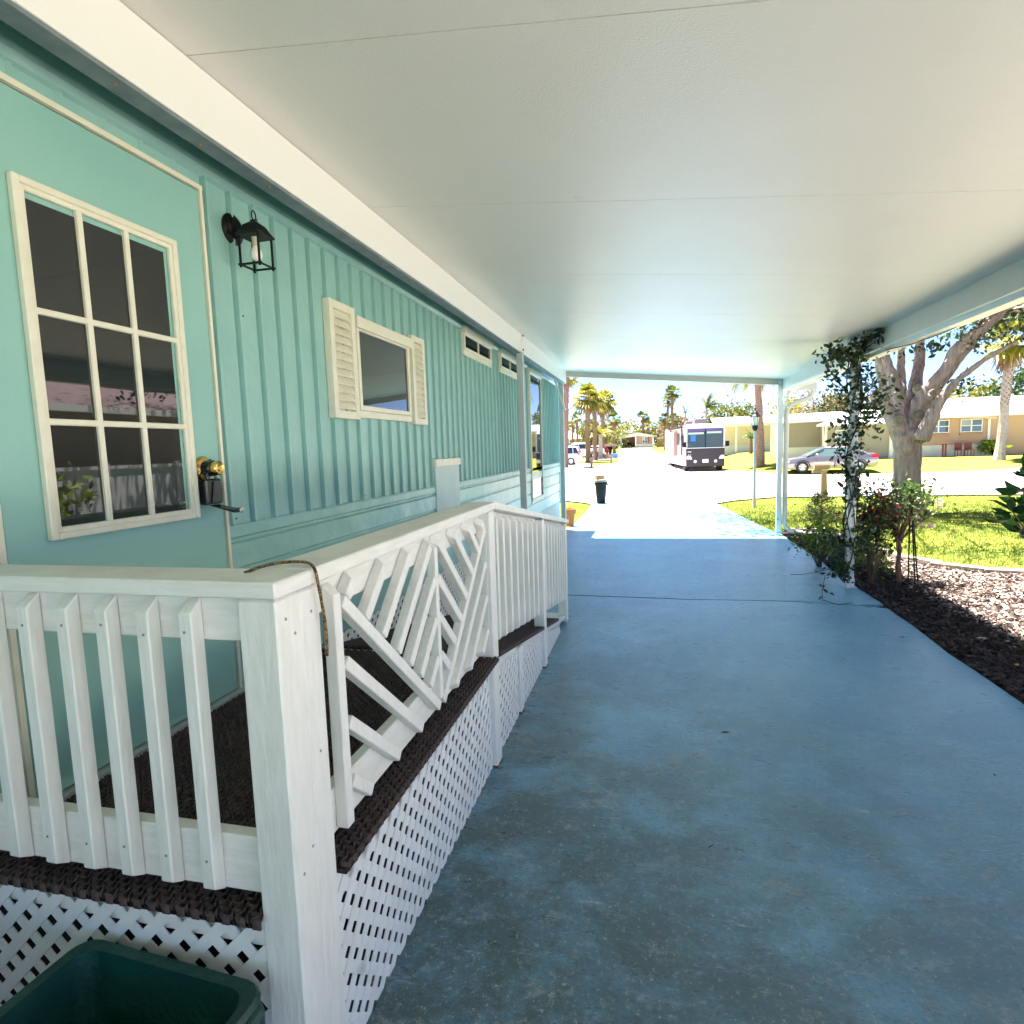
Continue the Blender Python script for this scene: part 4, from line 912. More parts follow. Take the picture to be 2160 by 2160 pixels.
for i in range(9): mb.box(24.79+i*.105, 24.83+i*.105, 48.47, 48.50, .62, 1.48)
obj('grille', mb, mat('ac_dark', (.05,.05,.06), .6), h)
# red garden furniture by the peach house
RW = mat('red_paint', (.20,.045,.05), .7)
h = thing('garden_bench', 'narrow red table standing against the peach house base', 'table', (17.9, 43.3, .25))
obj('table_top', MB().box(17.5, 18.3, 43.0, 43.4, 1.02, 1.08), RW, h, bev=.01)
for x in (17.84, 18.0): obj('leg', MB().box(x-.04, x+.04, 43.15, 43.25, .2, 1.02), RW, h)
def chair(x, label):
    h = thing('garden_chair', label, 'chair', (x, 43.4, .25), 'red chairs by the peach house')
    obj('seat', MB().box(x-.2, x+.2, 43.2, 43.6, .58, .64), RW, h); obj('backrest', MB().box(x-.2, x+.2, 43.58, 43.62, .64, 1.08), RW, h)
    for a in (-.17, .17):
        for b_ in (43.22, 43.57): obj('leg', MB().box(x+a-.02, x+a+.02, b_-.02, b_+.02, .2, .58), RW, h)
chair(18.85, 'left one of the two red chairs'); chair(19.4, 'right one of the two red chairs, nearer the green shrub')
h = thing('shrub', 'leafy shrub in a dark pot at the corner of the peach house', 'shrub', (20.6, 43.5, .2))
V, F = leafmesh(clumps((20.6,43.5,.75),(.5,.4,.45),16,14,3,.2), .26, .5); cloud('foliage', V, F, LEAFL, h)
obj('pot', MB().lathe([(.0,0),(.2,0),(.26,.35),(.0,.35)], (20.9,43.5,.2), 'Z', 14), BLACK, h)
#@@PART5
# ---------------------------------------------------------------- vehicles
def wheel(p, x, y, z, r, w, axis='X', spokes=5):
    """axle along axis; outward is -axis side"""
    a = axis
    t_ = obj('wheel', MB().lathe([(r*.62,0),(r*.93,0),(r,w*.12),(r,w*.88),(r*.93,w),(r*.62,w),(r*.62,0)], (x,y,z), a, 22, False), TYRE, p, smooth=True)
    mb = MB().lathe([(0,w*.5),(r*.62,w*.5),(r*.64,w*.06),(r*.58,w*.04),(r*.56,w*.3)], (x,y,z), a, 22, False)
    c = Vector((x,y,z)); ax = Vector((1,0,0)) if a == 'X' else Vector((0,1,0)); s1 = Vector((0,1,0)) if a == 'X' else Vector((1,0,0))
    for k_ in range(spokes):
        th = 2*math.pi*k_/spokes+.3; d = s1*math.cos(th)+Vector((0,0,1))*math.sin(th); mb.bar(c+ax*w*.1+d*r*.1, c+ax*w*.1+d*r*.58, r*.20, w*.12, ax)
    mb.lathe([(0,w*.02),(r*.16,w*.03),(r*.16,w*.3)], (x,y,z), a, 12)
    obj('rim', mb, RIM, t_)
SILV = mat('silver_car_paint', (.29,.265,.285), .22, metal=.5, coat=1.)
def car_body(th, prof, hw, m, name='body'):
    """prof rows: (x, z_bottom, z_belt, tuck) ; local x along length, width along y"""
    rings = []
    for x, zb_, zt_, k_ in prof:
        h_ = hw*k_
        rings.append([(x,-h_*.9,zb_),(x,-h_,zb_+(zt_-zb_)*.3),(x,-h_*1.0,zb_+(zt_-zb_)*.65),(x,-h_*.93,zt_-.03),(x,-h_*.80,zt_),(x,h_*.80,zt_),(x,h_*.93,zt_-.03),(x,h_,zb_+(zt_-zb_)*.65),(x,h_,zb_+(zt_-zb_)*.3),(x,h_*.9,zb_)])
    return obj(name, MB().loft(rings), m, th, smooth=True, local=True)
def place(th, loc, rz): th.location = loc; th.rotation_euler = (0,0,rz)
# silver sedan, nose to the left
sd = thing('sedan', 'silver four door sedan parked along the far kerb, nose to the left', 'car')
car_body(sd, [(-2.38,.30,.62,.80),(-2.30,.22,.72,.90),(-1.95,.20,.82,.97),(-1.2,.20,.93,1),(-.9,.2,.96,1),(0,.20,.97,1),(1.2,.20,1.0,1),(1.75,.22,1.04,.98),(2.2,.25,1.03,.93),(2.38,.34,.96,.85),(2.42,.40,.75,.80)], .90, SILV)
def cabin(p, base, top, hw0, hw1, z0, z1, mg, mr, pill):
    g = MB().loft([[(base[0],-hw0,z0),(base[1],-hw0,z0),(base[1],hw0,z0),(base[0],hw0,z0)],[(top[0],-hw1,z1),(top[1],-hw1,z1),(top[1],hw1,z1),(top[0],hw1,z1)]])
    gl = obj('windows', g, mg, p, local=True)
    r_b = MB().loft([[(top[0]-.05,-hw1-.02,z1-.01),(top[1]+.06,-hw1-.02,z1-.01),(top[1]+.06,hw1+.02,z1-.01),(top[0]-.05,hw1+.02,z1-.01)],[(top[0]+.15,-hw1+.08,z1+.07),(top[1]-.15,-hw1+.08,z1+.07),(top[1]-.15,hw1-.08,z1+.07),(top[0]+.15,hw1-.08,z1+.07)]])
    for s_ in (-1, 1):
        r_b.bar((base[0]-.02,s_*(hw0+.005),z0),(top[0]-.02,s_*(hw1+.005),z1),.08,.05); r_b.bar((base[1]+.02,s_*(hw0+.005),z0),(top[1]+.02,s_*(hw1+.005),z1),.14,.06)
        for f0, f1 in pill: r_b.bar((f0,s_*(hw0+.008),z0),(f1,s_*(hw1+.008),z1),.07,.04,(1,0,0))
    obj('roof', r_b, mr, p, smooth=True, local=True); return gl
cabin(sd, (-1.25,1.95), (-.35,1.15), .80, .62, .95, 1.38, mat('pale_car_glass', (.10,.16,.16), .03, spec=1), SILV, [(.28,.30)])
for x, y in ((-1.48,-.93),(1.42,-.93),(-1.48,.73),(1.42,.73)): wheel(sd, x, y, .33, .33, .2, 'Y')
mb = MB()
for x in (-1.48, 1.42): mb.tube([(x+.39*math.cos(a), -.905, .33+.39*math.sin(a)) for a in [math.pi*i/12 for i in range(13)]], .030, 6)
obj('wheel_arch', mb, TYRE, sd, local=True)
obj('headlight', MB().ell((-2.22,-.72,.62),(.16,.12,.07)), mat('lamp_glass', (.7,.7,.7), .1), sd, smooth=True, local=True)
obj('tail_light', MB().prism([(1.98,-.90,.80),(2.40,-.84,.78),(2.36,-.80,.98),(2.05,-.87,1.0)], (0,.10,0)), RED, sd, local=True)
obj('door_seams', MB().box(-.78,-.775,-.912,-.90,.3,.94).box(.28,.285,-.912,-.90,.3,.95).box(1.12,1.125,-.912,-.90,.42,.97), TYRE, sd, local=True)
obj('mirror', MB().ell((-.75,-.98,1.02),(.10,.10,.07)), SILV, sd, smooth=True, local=True)
place(sd, (9.62, 37.3, zg(9.6,36.6)+.005), 0)
# white minivan, seen from the rear quarter (nose to the left)
mv = thing('minivan', 'white minivan parked at the left behind the corner post', 'minivan')
car_body(mv, [(-2.4,.3,.75,.8),(-2.2,.22,.9,.94),(-1.3,.2,1.0,1),(1.9,.2,1.06,1),(2.25,.28,1.06,.97),(2.38,.35,.95,.93)], .95, WHT)
cabin(mv, (-1.6,2.28), (-.75,2.05), .90, .78, 1.04, 1.62, GLASS2, WHT, [(-.4,-.2),(.75,.75),(1.75,1.7)])
for x, y in ((-1.55,-.98),(1.55,-.98),(1.55,.78),(-1.55,.78)): wheel(mv, x, y, .34, .34, .22, 'Y')
obj('tail_light', MB().box(2.16,2.36,-.95,-.80,.92,1.25), RED, mv, local=True)
place(mv, (-8.85, 54.9, zg(-8.8,54.9)+.005), 0)
# white pickup behind it
pk = thing('pickup_truck', 'white crew cab pickup behind the big palm trunk', 'pickup truck')
car_body(pk, [(-2.8,.4,.95,.85),(-2.6,.35,1.1,.97),(-1.3,.35,1.18,1),(.4,.35,1.2,1),(2.6,.42,1.22,1),(2.75,.5,1.2,.97)], .98, WHT)
cabin(pk, (-1.5,.85), (-.85,.70), .86, .74, 1.18, 1.82, GLASS2, WHT, [(-.2,-.1)])
for x, y in ((-1.8,-1.02),(1.75,-1.02),(1.75,.8),(-1.8,.8)): wheel(pk, x, y, .42, .42, .26, 'Y', 6)
obj('wheel_arch', MB().tube([(1.75+.5*math.cos(a), -.99, .42+.5*math.sin(a)) for a in [math.pi*i/12 for i in range(13)]], .05, 6), TYRE, pk, local=True)
obj('tail_light', MB().box(2.6,2.76,-.98,-.85,.75,1.15), RED, pk, local=True)
obj('bumper', MB().box(2.7,2.95,-.9,.9,.48,.68), RIM, pk, local=True, bev=.03)
place(pk, (-8.5, 71.3, zg(-8.5,71)+.005), 0)
# red car with the black shade beside it
rc = thing('parked_car', 'small red car tail behind the white pickup', 'car')
car_body(rc, [(-1.9,.3,.7,.85),(-1.6,.22,.85,.97),(1.6,.22,.98,1),(1.95,.3,.9,.9)], .85, mat('red_car', (.45,.02,.03), .25, coat=1)); cabin(rc, (-.9,1.75), (-.2,1.4), .76, .62, .95, 1.38, GLASS2, mat('red_roof', (.45,.02,.03), .25), [(.4,.4)])
for x, y in ((-1.2,-.87),(1.2,-.87),(1.2,.67),(-1.2,.67)): wheel(rc, x, y, .31, .31, .2, 'Y')
place(rc, (-7.5, 77, zg(-7.5,77)), 0)
o = thing('market_umbrella', 'dark patio umbrella behind the pickup', 'umbrella', (-5.55, 79, .15))
obj('canopy', MB().lathe([(.0,1.78),(.75,1.62),(1.15,1.38),(1.12,1.36),(.7,1.56),(.0,1.70)], (-5.55,79,.1), 'Z', 8), mat('dark_canvas', (.035,.015,.015), .9), o)
obj('pole', MB().tube([(-5.55,79,.1),(-5.55,79,1.85)], .03, 6), BLACK, o); obj('drape', MB().prism([(-6.0,79,1.4),(-5.2,79,1.4),(-5.42,79,.35),(-5.7,79,.35)], (0,.3,0)), mat('dark_canvas2', (.035,.015,.015), .9), o)
o = obj('recycling_bin', MB().loft([[(-4.9,72,.10),(-4.2,72,.10),(-4.2,72.5,.10),(-4.9,72.5,.10)],[(-5.0,71.9,.62),(-4.1,71.9,.62),(-4.1,72.6,.62),(-5.0,72.6,.62)]]), mat('blue_bin', (.08,.25,.6), .5), None, (-4.5,72,.1), bev=.03); tagp(o, 'blue recycling bin on the grass edge of the road', 'bin')
for i, (x, s_, c_) in enumerate(((-5.25,.5,(.5,.36,.26)),(-4.9,.38,(.62,.55,.5)))):
    o = obj('cardboard_box', MB().box(x-.2-s_/2, x-.2+s_/2, 71.6+.5*i, 71.6+.5*i+s_, .1+(.0 if i == 0 else .0), .1+s_).box(x-.2-s_/2-.05, x-.2, 71.55+.5*i, 71.6+.5*i, .1+s_-.02, .1+s_), mat('cardboard', c_, .9), None, (x,71.6,.1)); tagp(o, ('brown' if i == 0 else 'pale')+' cardboard box beside the blue recycling bin', 'box', 'boxes by the bin')
# motorhome
rv = thing('motorhome', 'motorhome with black front mask parked facing us on the right of the street', 'motorhome')
RVW = mat('rv_white', (.50,.40,.36), .35, coat=.4); RVD = mat('rv_dark_mask', (.032,.023,.036), .5)
L = 10.6; hw = 1.27
def ring(y, k=1., zt_=3.12, zb_=.42): 
    h_ = hw*k
    return [(-h_,y,zb_),(h_,y,zb_),(h_,y,zt_-.22),(h_*.95,y,zt_-.06),(h_*.7,y,zt_),(-h_*.7,y,zt_),(-h_*.95,y,zt_-.06),(-h_,y,zt_-.22)]
obj('body', MB().loft([ring(.10,.985,2.98,.40),ring(.35,1,3.10,.36),ring(3,1,3.13,.36),ring(L-.2,1,3.13,.40),ring(L,.98,3.05,.5)]), RVW, rv, local=True)
obj('front_mask', MB().prism([(-1.235,0,.30),(1.235,0,.30),(1.25,0,1.52),(-1.25,0,1.52)], (0,.105,0)), RVD, rv, local=True, bev=.02)
obj('front_cap', MB().loft([[(-1.25,.10,2.86),(1.25,.10,2.86),(1.25,.5,2.86),(-1.25,.5,2.86)],[(-1.24,.06,2.90),(1.24,.06,2.90),(1.24,.5,3.0),(-1.24,.5,3.0)],[(-1.1,.2,3.13),(1.1,.2,3.13),(1.1,.6,3.16),(-1.1,.6,3.16)]]), WHT, rv, local=True)
mb = MB(); mb.box(-1.25,-1.17,.03,.11,1.50,2.90).box(1.17,1.25,.03,.11,1.50,2.90).box(-1.17,1.17,.03,.11,1.50,1.57).box(-1.17,1.17,.03,.11,2.84,2.90)
ws = obj('windshield_frame', mb, WHT, rv, local=True)
for a, b_ in ((-1.17,-.03),(.03,1.17)): obj('windshield', MB().box(a,b_,.06,.09,1.57,2.84), mat('windshield_glass', (.05,.09,.12), .03, spec=1.), ws, local=True)
obj('centre_bar', MB().box(-.03,.03,.05,.10,1.57,2.84), BLACK, ws, local=True)
obj('sun_visor', MB().box(-1.1,-.1,.045,.06,2.46,2.58).box(.1,1.05,.045,.06,2.50,2.62), mat('pale_visor', (.45,.6,.5), .6), ws, local=True)
obj('valance', MB().box(-1.16,1.16,.05,.062,2.64,2.83), mat('purple_valance', (.10,.08,.22), .6), ws, local=True)
obj('blue_towel', MB().box(-.95,-.62,.05,.062,2.0,2.42), mat('blue_cloth', (.04,.18,.5), .8), ws, local=True)
LG = mat('headlight_glass', (.75,.73,.68), .15)
for s_ in (-1, 1):
    obj('headlight', MB().prism([(s_*1.22,-.02,.80),(s_*.86,-.02,.80),(s_*.92,-.02,.98),(s_*1.05,-.02,1.06),(s_*1.22,-.02,1.04)], (0,.05,0)), LG, rv, local=True)
    obj('fog_light', MB().lathe([(.0,0),(.09,0),(.11,.03)], (s_*.66,-.03,.66), 'Y', 16), LG, rv, local=True)
    obj('mirror', MB().box(s_*1.38-.12, s_*1.38+.12, -.16, -.02, 1.62, 1.98), BLACK, rv, local=True, bev=.03)
    obj('mirror_arm', MB().bar((s_*1.2,.05,1.6),(s_*1.36,-.08,1.68),.04,.04), BLACK, rv, local=True)
    for y in (1.0, 7.6): obj('wheel', MB().lathe([(.0,0),(.44,0),(.46,.05),(.46,.25),(.44,.3),(.0,.3)], (s_*1.10-(.15), y, .46), 'X', 18), TYRE, rv, local=True)
obj('license_plate', MB().box(-.2,.2,-.02,0,.56,.80), mat('plate', (.8,.8,.8), .4), rv, local=True, bev=.01)
obj('front_badge', MB().box(-1.16,-.92,-.015,0,1.28,1.33).box(-1.12,-1.06,-.012,0,1.08,1.13).box(-1.0,-.94,-.012,0,1.08,1.13), mat('chrome_badge', (.7,.7,.7), .3), rv, local=True)
for y in (1.6, 5.2): obj('roof_air_conditioner', MB().loft([[(-.45,y,3.1),(.45,y,3.1),(.45,y+.9,3.1),(-.45,y+.9,3.1)],[(-.40,y+.1,3.56),(.40,y+.1,3.56),(.40,y+.85,3.5),(-.40,y+.85,3.5)]]), mat('ac_shroud', (.16,.14,.17), .6), rv, local=True, bev=.04)
obj('awning', MB().tube([(-1.36,1.0,2.98),(-1.36,7.5,2.98)], .07, 8), BLACK, rv, local=True)
obj('awning_arm', MB().box(-1.33,-1.28,1.5,1.6,1.1,2.95), BLACK, rv, local=True); obj('awning_arm', MB().box(-1.33,-1.28,6.8,6.9,1.3,2.95), BLACK, rv, local=True)
mb = MB().box(-1.285,-1.268,.8,1.6,1.7,2.6).box(-1.285,-1.268,2.6,3.8,1.8,2.6).box(-1.285,-1.268,5,6,1.8,2.5); obj('side_window', mb, GLASS2, rv, local=True)
obj('side_graphic', MB().prism([(-1.272,.4,1.05),(-1.272,3.0,1.7),(-1.272,7.0,1.75),(-1.272,10,1.2),(-1.272,6,1.1)], (-.006,0,0)), mat('grey_swoosh', (.30,.25,.30), .4), rv, local=True)
obj('slide_out', MB().box(-1.50,-1.26,3.9,6.6,1.0,2.75), mat('rv_pink_brown', (.48,.33,.28), .5), rv, local=True, bev=.02)
obj('step', MB().box(-1.55,-1.2,8.6,9.2,.38,.45), BLACK, rv, local=True)
ang = math.radians(6.5)
place(rv, (3.36, 41.75, zg(3,41.75)+.01), ang)
# ---------------------------------------------------------------- street furniture and yard objects
lp = thing('lamp_post', 'white lamp post with black lantern on the lawn corner by the street', 'street lamp', (2.755, 17.85, zg(2.755,17.85)-.05))
x, y, z0 = 2.755, 17.85, zg(2.755,17.85)-.05
obj('pole', MB().lathe([(.050,0),(.048,.02),(.038,.9),(.036,2.14),(.045,2.14),(.045,2.18)], (x,y,z0), 'Z', 14), mat('lamp_pole_paint', (.36,.37,.40), .5), lp, smooth=True)
obj('lantern_base', MB().lathe([(.03,2.14),(.05,2.17),(.075,2.22),(.085,2.29),(.10,2.31)], (x,y,z0), 'Z', 8), BLACK, lp)
obj('glass', MB().lathe([(.075,2.31),(.115,2.55)], (x,y,z0), 'Z', 6), mat('clear_glass_pale', (.62,.66,.68), .1), lp)
mb = MB()
for k_ in range(6):
    a = 2*math.pi*k_/6; mb.bar((x+.076*math.cos(a), y+.076*math.sin(a), z0+2.30), (x+.118*math.cos(a), y+.118*math.sin(a), z0+2.56), .010, .010)
obj('lantern_frame', mb, BLACK, lp)
obj('lantern_roof', MB().lathe([(.155,2.545),(.150,2.56),(.10,2.62),(.065,2.68),(.03,2.72),(.012,2.74),(.018,2.77),(.0,2.82)], (x,y,z0), 'Z', 8), BLACK, lp)
TANP = mat('tan_plastic', (.30,.205,.165), .6)
z0 = zg(5.4,21.4)-.05
mbx = thing('mailbox', 'tan plastic mailbox on a post at the kerb behind the conical bush', 'mailbox', (5.4,21.25,z0))
obj('mailbox_post', MB().loft([[(5.31,21.15,z0),(5.51,21.15,z0),(5.51,21.35,z0),(5.31,21.35,z0)],[(5.33,21.18,z0+.86),(5.47,21.18,z0+.86),(5.47,21.32,z0+.86),(5.33,21.32,z0+.86)],[(5.28,21.13,z0+.95),(5.52,21.13,z0+.95),(5.52,21.37,z0+.95),(5.28,21.37,z0+.95)]]), TANP, mbx, bev=.008)
pr = [(0,0),(.0,.13),(.03,.20),(.08,.235),(.13,.20),(.16,.13),(.16,0)]
obj('mailbox_body', MB().prism([(5.10,21.17+a,z0+.955+b_) for a, b_ in pr], (.46,0,0)), TANP, mbx, bev=.006)
obj('newspaper_slot', MB().box(5.05,5.30,21.18,21.32,z0+.83,z0+.95), TANP, mbx, bev=.006)
o = obj('bucket', MB().lathe([(.0,0),(.085,0),(.11,.24),(.118,.24),(.118,.255),(.10,.255),(.085,.02),(0,.02)], (6.25,21.9,zg(6.25,21.9)+.0), 'Z', 18), mat('teal_plastic', (.12,.36,.34), .5), None, (6.25,21.9,-.3)); tagp(o, 'small teal bucket left in the street behind the vine post', 'bucket')
for i, (x, y, s_, lb) in enumerate(((-5.0,49.5,1.,'pinkish kerb post with a box in front of the big palm'),(-3.9,57.0,.85,'pinkish letterbox post on the far grass strip'))):
    z0 = zg(x,y)-.05; o = thing('mailbox', lb, 'mailbox', (x,y,z0)); obj('mailbox_post', MB().box(x-.10*s_,x+.10*s_,y-.1,y+.1,z0,z0+.55*s_), TANP, o, bev=.01); obj('mailbox_body', MB().prism([(x-.16*s_,y-.2,z0+.55*s_),(x+.16*s_,y-.2,z0+.55*s_),(x+.16*s_,y-.2,z0+.75*s_),(x+.08*s_,y-.2,z0+.85*s_),(x-.08*s_,y-.2,z0+.85*s_),(x-.16*s_,y-.2,z0+.75*s_)], (0,.4,0)), TANP, o)
# trash can
z0 = zg(-1.7,19.75)+.003; bc = thing('trash_can', 'black trash can overfilled with cardboard at the end of the driveway', 'trash can', (-1.7,19.75,z0))
obj('can_body', MB().lathe([(.0,.0),(.135,.0),(.145,.03),(.195,.62),(.215,.62),(.225,.65),(.215,.70),(.19,.70),(.13,.04),(.0,.04)], (-1.7,19.75,z0), 'Z', 20), mat('black_bin', (.006,.008,.010), .5, spec=.2), bc, smooth=True)
obj('handle', MB().tube([(-1.49,19.75,z0+.60),(-1.42,19.75,z0+.68),(-1.42,19.75,z0+.72)], .018, 6), BLACK, bc)
CB = mat('brown_cardboard', (.34,.19,.11), .9)
o = obj('cardboard_box', MB().add([(v[0]*math.cos(.4)-v[1]*math.sin(.4)-1.74, v[0]*math.sin(.4)+v[1]*math.cos(.4)+19.75, v[2]+z0+.66) for v in MB().box(-.13,.13,-.10,.10,0,.27).v], [(0,3,2,1),(4,5,6,7),(0,1,5,4),(1,2,6,5),(2,3,7,6),(3,0,4,7)]), CB, None, (-1.74,19.75,z0+.66)); tagp(o, 'brown cardboard box sticking out of the black trash can', 'box')
o = obj('paper_bag', MB().loft([[(-1.88+.02*i,19.6,z0+.68+.0*i),(-1.55,19.62,z0+.68),(-1.50,19.88,z0+.69),(-1.86,19.9,z0+.69)] if i == 0 else [(-1.93,19.58,z0+.78),(-1.5,19.6,z0+.80),(-1.40,19.9,z0+.84),(-1.90,19.92,z0+.76)] for i in range(2)]), mat('pale_paper', (.45,.33,.26), .9), None, (-1.7,19.75,z0+.68), bev=.01); tagp(o, 'pale crushed paper sack on top of the trash can', 'bag')
# terracotta pot
z0 = zg(-1.70,12.15)+.004; 
o = obj('flower_pot', MB().lathe([(.0,.0),(.085,.0),(.115,.27),(.135,.27),(.138,.36),(.122,.362),(.105,.29),(.10,.285),(.0,.28)], (-1.70,12.15,z0), 'Z', 28), TERRA, None, (-1.70,12.15,z0), smooth=True); tagp(o, 'orange terracotta flower pot standing at the left edge of the driveway', 'flower pot')
# edging blocks
def block(x, y, ang_, label, ln=.52):
    o = obj('edging_block', MB().box(-ln/2,ln/2,-.055,.055,0,.11), KERB, None, (0,0,0), bev=.008); o.location = (x,y,zg(x,y)-.045); o.rotation_euler = (0,0,ang_); tagp(o, label, 'edging block', 'concrete blocks edging the garden bed')
bp_ = [(3.02,9.45,1.62),(3.10,8.90,1.70),(3.26,8.42,2.15),(3.52,8.02,2.48),(3.97,7.80,2.95),(4.50,7.74,3.12),(5.03,7.73,3.14)]
names_ = ['edging block behind the flowering shrub, farthest one','edging block hidden behind the shrub stems','curved run edging block just left of the trellis','edging block where the border bends by the trellis','second pale edging block right of the trellis','third pale edging block right of the trellis','edging block at the right side of the photo']
for (x, y, a), lb in zip(bp_, names_): block(x, y, a, lb, .53)
for x, lb in ((2.40,'edging block next to the downspout foot'),(2.75,'edging block behind the conical bush stem')): block(x, 11.18, 0, lb, .34)
#@@PART6
# ---------------------------------------------------------------- the big oak on the front lawn
oak = thing('big_tree', 'big pruned tree with grey bark and many upward limbs on the front lawn', 'tree', (5.7, 15.5, -.17))
def P3(l, y0, dy=0): return [(x, y0+dy*i/max(1, len(l)-1), z) for i, (x, z) in enumerate(l)]
mb = MB()
limbs = [
 (P3([(5.70,-.3),(5.69,-.05),(5.70,.3),(5.69,.9),(5.68,1.4),(5.66,1.8)],15.5), [.40,.34,.295,.285,.295,.33]),
 (P3([(5.55,1.5),(5.36,1.9),(5.10,2.27),(4.93,2.47),(4.80,2.62)],15.35,-.3), [.24,.19,.145,.12,.09]),
 (P3([(5.09,2.28),(4.99,2.65),(4.86,3.0),(4.7,3.5),(4.5,4.2)],15.1,-.5), [.12,.10,.085,.06,.04]),
 (P3([(5.62,1.6),(5.62,2.05),(5.52,2.6),(5.42,3.05),(5.30,3.5),(5.1,4.3)],15.5,.6), [.26,.21,.155,.12,.10,.06]),
 (P3([(5.56,2.45),(5.66,2.8),(5.70,3.3),(5.75,4.2)],15.7,.6), [.13,.105,.09,.05]),
 (P3([(5.75,1.7),(5.93,2.4),(6.05,2.9),(6.18,3.4),(6.25,4.3)],15.75,.8), [.20,.165,.14,.12,.06]),
 (P3([(5.75,1.8),(5.78,2.35),(5.95,2.68),(6.18,2.98),(6.32,3.4),(6.58,3.68),(6.95,3.95),(7.5,4.5)],15.3,-.6), [.20,.15,.125,.12,.115,.10,.08,.05]),
 (P3([(5.80,1.6),(5.95,2.15),(6.19,2.57),(6.50,3.02),(6.77,3.41),(7.05,3.75),(7.5,4.3)],15.6,.2), [.22,.17,.15,.14,.125,.11,.06]),
 (P3([(5.74,1.5),(5.98,2.25),(6.27,2.74),(6.68,3.12),(7.08,3.38),(7.40,3.68),(7.9,4.1)],14.95,-.8), [.17,.12,.07,.055,.045,.04,.025]),
 (P3([(5.72,1.30),(5.98,1.98),(6.34,2.35),(6.75,2.62)],15.9,.4), [.18,.14,.11,.08]),
]
for p, r in limbs: mb.tube(p, r, 12)
for x, y, z, r in ((5.28,15.08,1.95,.12),(5.66,15.16,1.62,.16),(5.88,15.2,1.55,.12),(5.45,15.16,1.55,.13),(5.94,15.05,2.45,.10),(5.72,15.2,2.62,.10),(5.55,15.2,1.35,.17)): mb.ell((x,y,z),(r,r,r*1.05))
tr = obj('trunk', mb, BARK, oak)
md = tr.modifiers.new('r', 'REMESH'); md.mode = 'VOXEL'; md.voxel_size = .028; md.use_smooth_shade = True
md = tr.modifiers.new('sm', 'SMOOTH'); md.iterations = 5; md.factor = .6
tx_ = bpy.data.textures.new('barkn', 'CLOUDS'); tx_.noise_scale = .16; md = tr.modifiers.new('d', 'DISPLACE'); md.texture = tx_; md.strength = .05; md.mid_level = .5
def knot(x, y, z, r, nx=-.25):
    mb = MB().lathe([(.0,-.035),(r*.55,-.03),(r*.62,-.045),(r*.9,-.05),(r*1.05,-.02),(r*1.08,.05)], (x,y,z), 'Y', 18)
    o = obj('branch_scar', mb, KNOT, oak, smooth=True)
knot(5.31,14.97,1.96,.115); knot(5.74,15.10,2.07,.085); knot(5.95,14.98,2.53,.07); knot(5.70,15.13,2.66,.075)
# canopy: limbs continue above the roof line; leaf clumps with gaps
R = np.random.default_rng(77); cent = []
for i in range(95):
    a = R.uniform(0, 2*np.pi); rr = 4.9*np.sqrt(R.uniform(.02, 1)); h = 4.3+R.uniform(0, 2.6)*(1-rr/6.5)
    cent.append((5.9+rr*np.cos(a)*1.1, 13.9+rr*np.sin(a)*1.05, h))
cent += [(6.9,14.9,3.75),(7.2,14.7,3.9),(7.5,14.6,4.0),(7.0,15.4,3.95),(6.55,14.8,3.65),(7.8,14.8,3.75),(7.6,14.4,3.6),(8.1,14.5,3.95),(6.75,14.9,3.5),(7.3,14.3,3.45),(8.0,14.2,3.5),(4.6,14.8,3.4),(4.4,14.6,3.7),(5.3,15.2,3.7),(6.65,15.6,2.75),(6.8,15.7,2.62)]
P = []
for i, c_ in enumerate(cent):
    big = i < 95; P.append(np.array(c_)+R.normal(size=(175 if big else 70, 3))*((.52,.52,.30) if big else (.20,.20,.10)))
PB = np.concatenate(P[:95]); V, F = leafmesh(PB, .135, .55); cloud('crown', V, F, LEAFT, oak)
PB = np.concatenate(P[95:]); V, F = leafmesh(PB, .085, .5); cloud('crown', V, F, LEAFT, oak)
mb = MB()
for i, c_ in enumerate(cent[:95]):
    l = limbs[2+i % 6][0][-1]; m_ = [(l[k]+c_[k])/2+random.uniform(-.3,.3) for k in range(3)]; mb.tube([l, m_, c_], [.05,.03,.012], 5, False)
obj('branches', mb, BARK, oak)
# ---------------------------------------------------------------- vine, shrubs
def pathpts(path, n, sp):
    out = []; path = np.array(path, float)
    for _ in range(n):
        k_ = rng.integers(0, len(path)-1); f = rng.random(); out.append(path[k_]*(1-f)+path[k_+1]*f+rng.normal(size=3)*sp)
    return np.array(out)
vine = thing('climbing_vine', 'dark leafy vine climbing the white post up to the carport roof', 'vine', (2.06, 6.9, 0))
mb = MB(); R = random.Random(4)
for s_ in range(6):
    ph = s_*1.05; pts = [(2.04+(.055+.012*s_%3*.01+.02*math.sin(z*3+s_))*math.cos(ph+z*(3.2+.5*s_)*(1 if s_ % 2 else -1)), 6.955+(.06)*math.sin(ph+z*(3.2+.5*s_)*(1 if s_ % 2 else -1)), z) for z in frange(.05, 2.45, .06)]
    mb.tube(pts, .0055+.002*(s_ % 2), 5)
for s_ in range(16):   # runners on the beam and loose tendrils
    a = (2.0+R.uniform(-.1,.1), 6.93, 2.45+R.uniform(0,.1)); b_ = (1.95+R.uniform(-.35,.35), 6.9-R.uniform(-.3,.9), 2.52+R.uniform(-.04,.06)); m_ = ((a[0]+b_[0])/2, (a[1]+b_[1])/2+R.uniform(-.1,.1), 2.50+R.uniform(-.12,.06))
    mb.tube([a, m_, b_], .0035, 5)
mb.tube([(2.1,6.3,2.40),(2.17,5.9,2.385),(2.2,5.4,2.39),(2.2,5.1,2.40)], .004, 5)
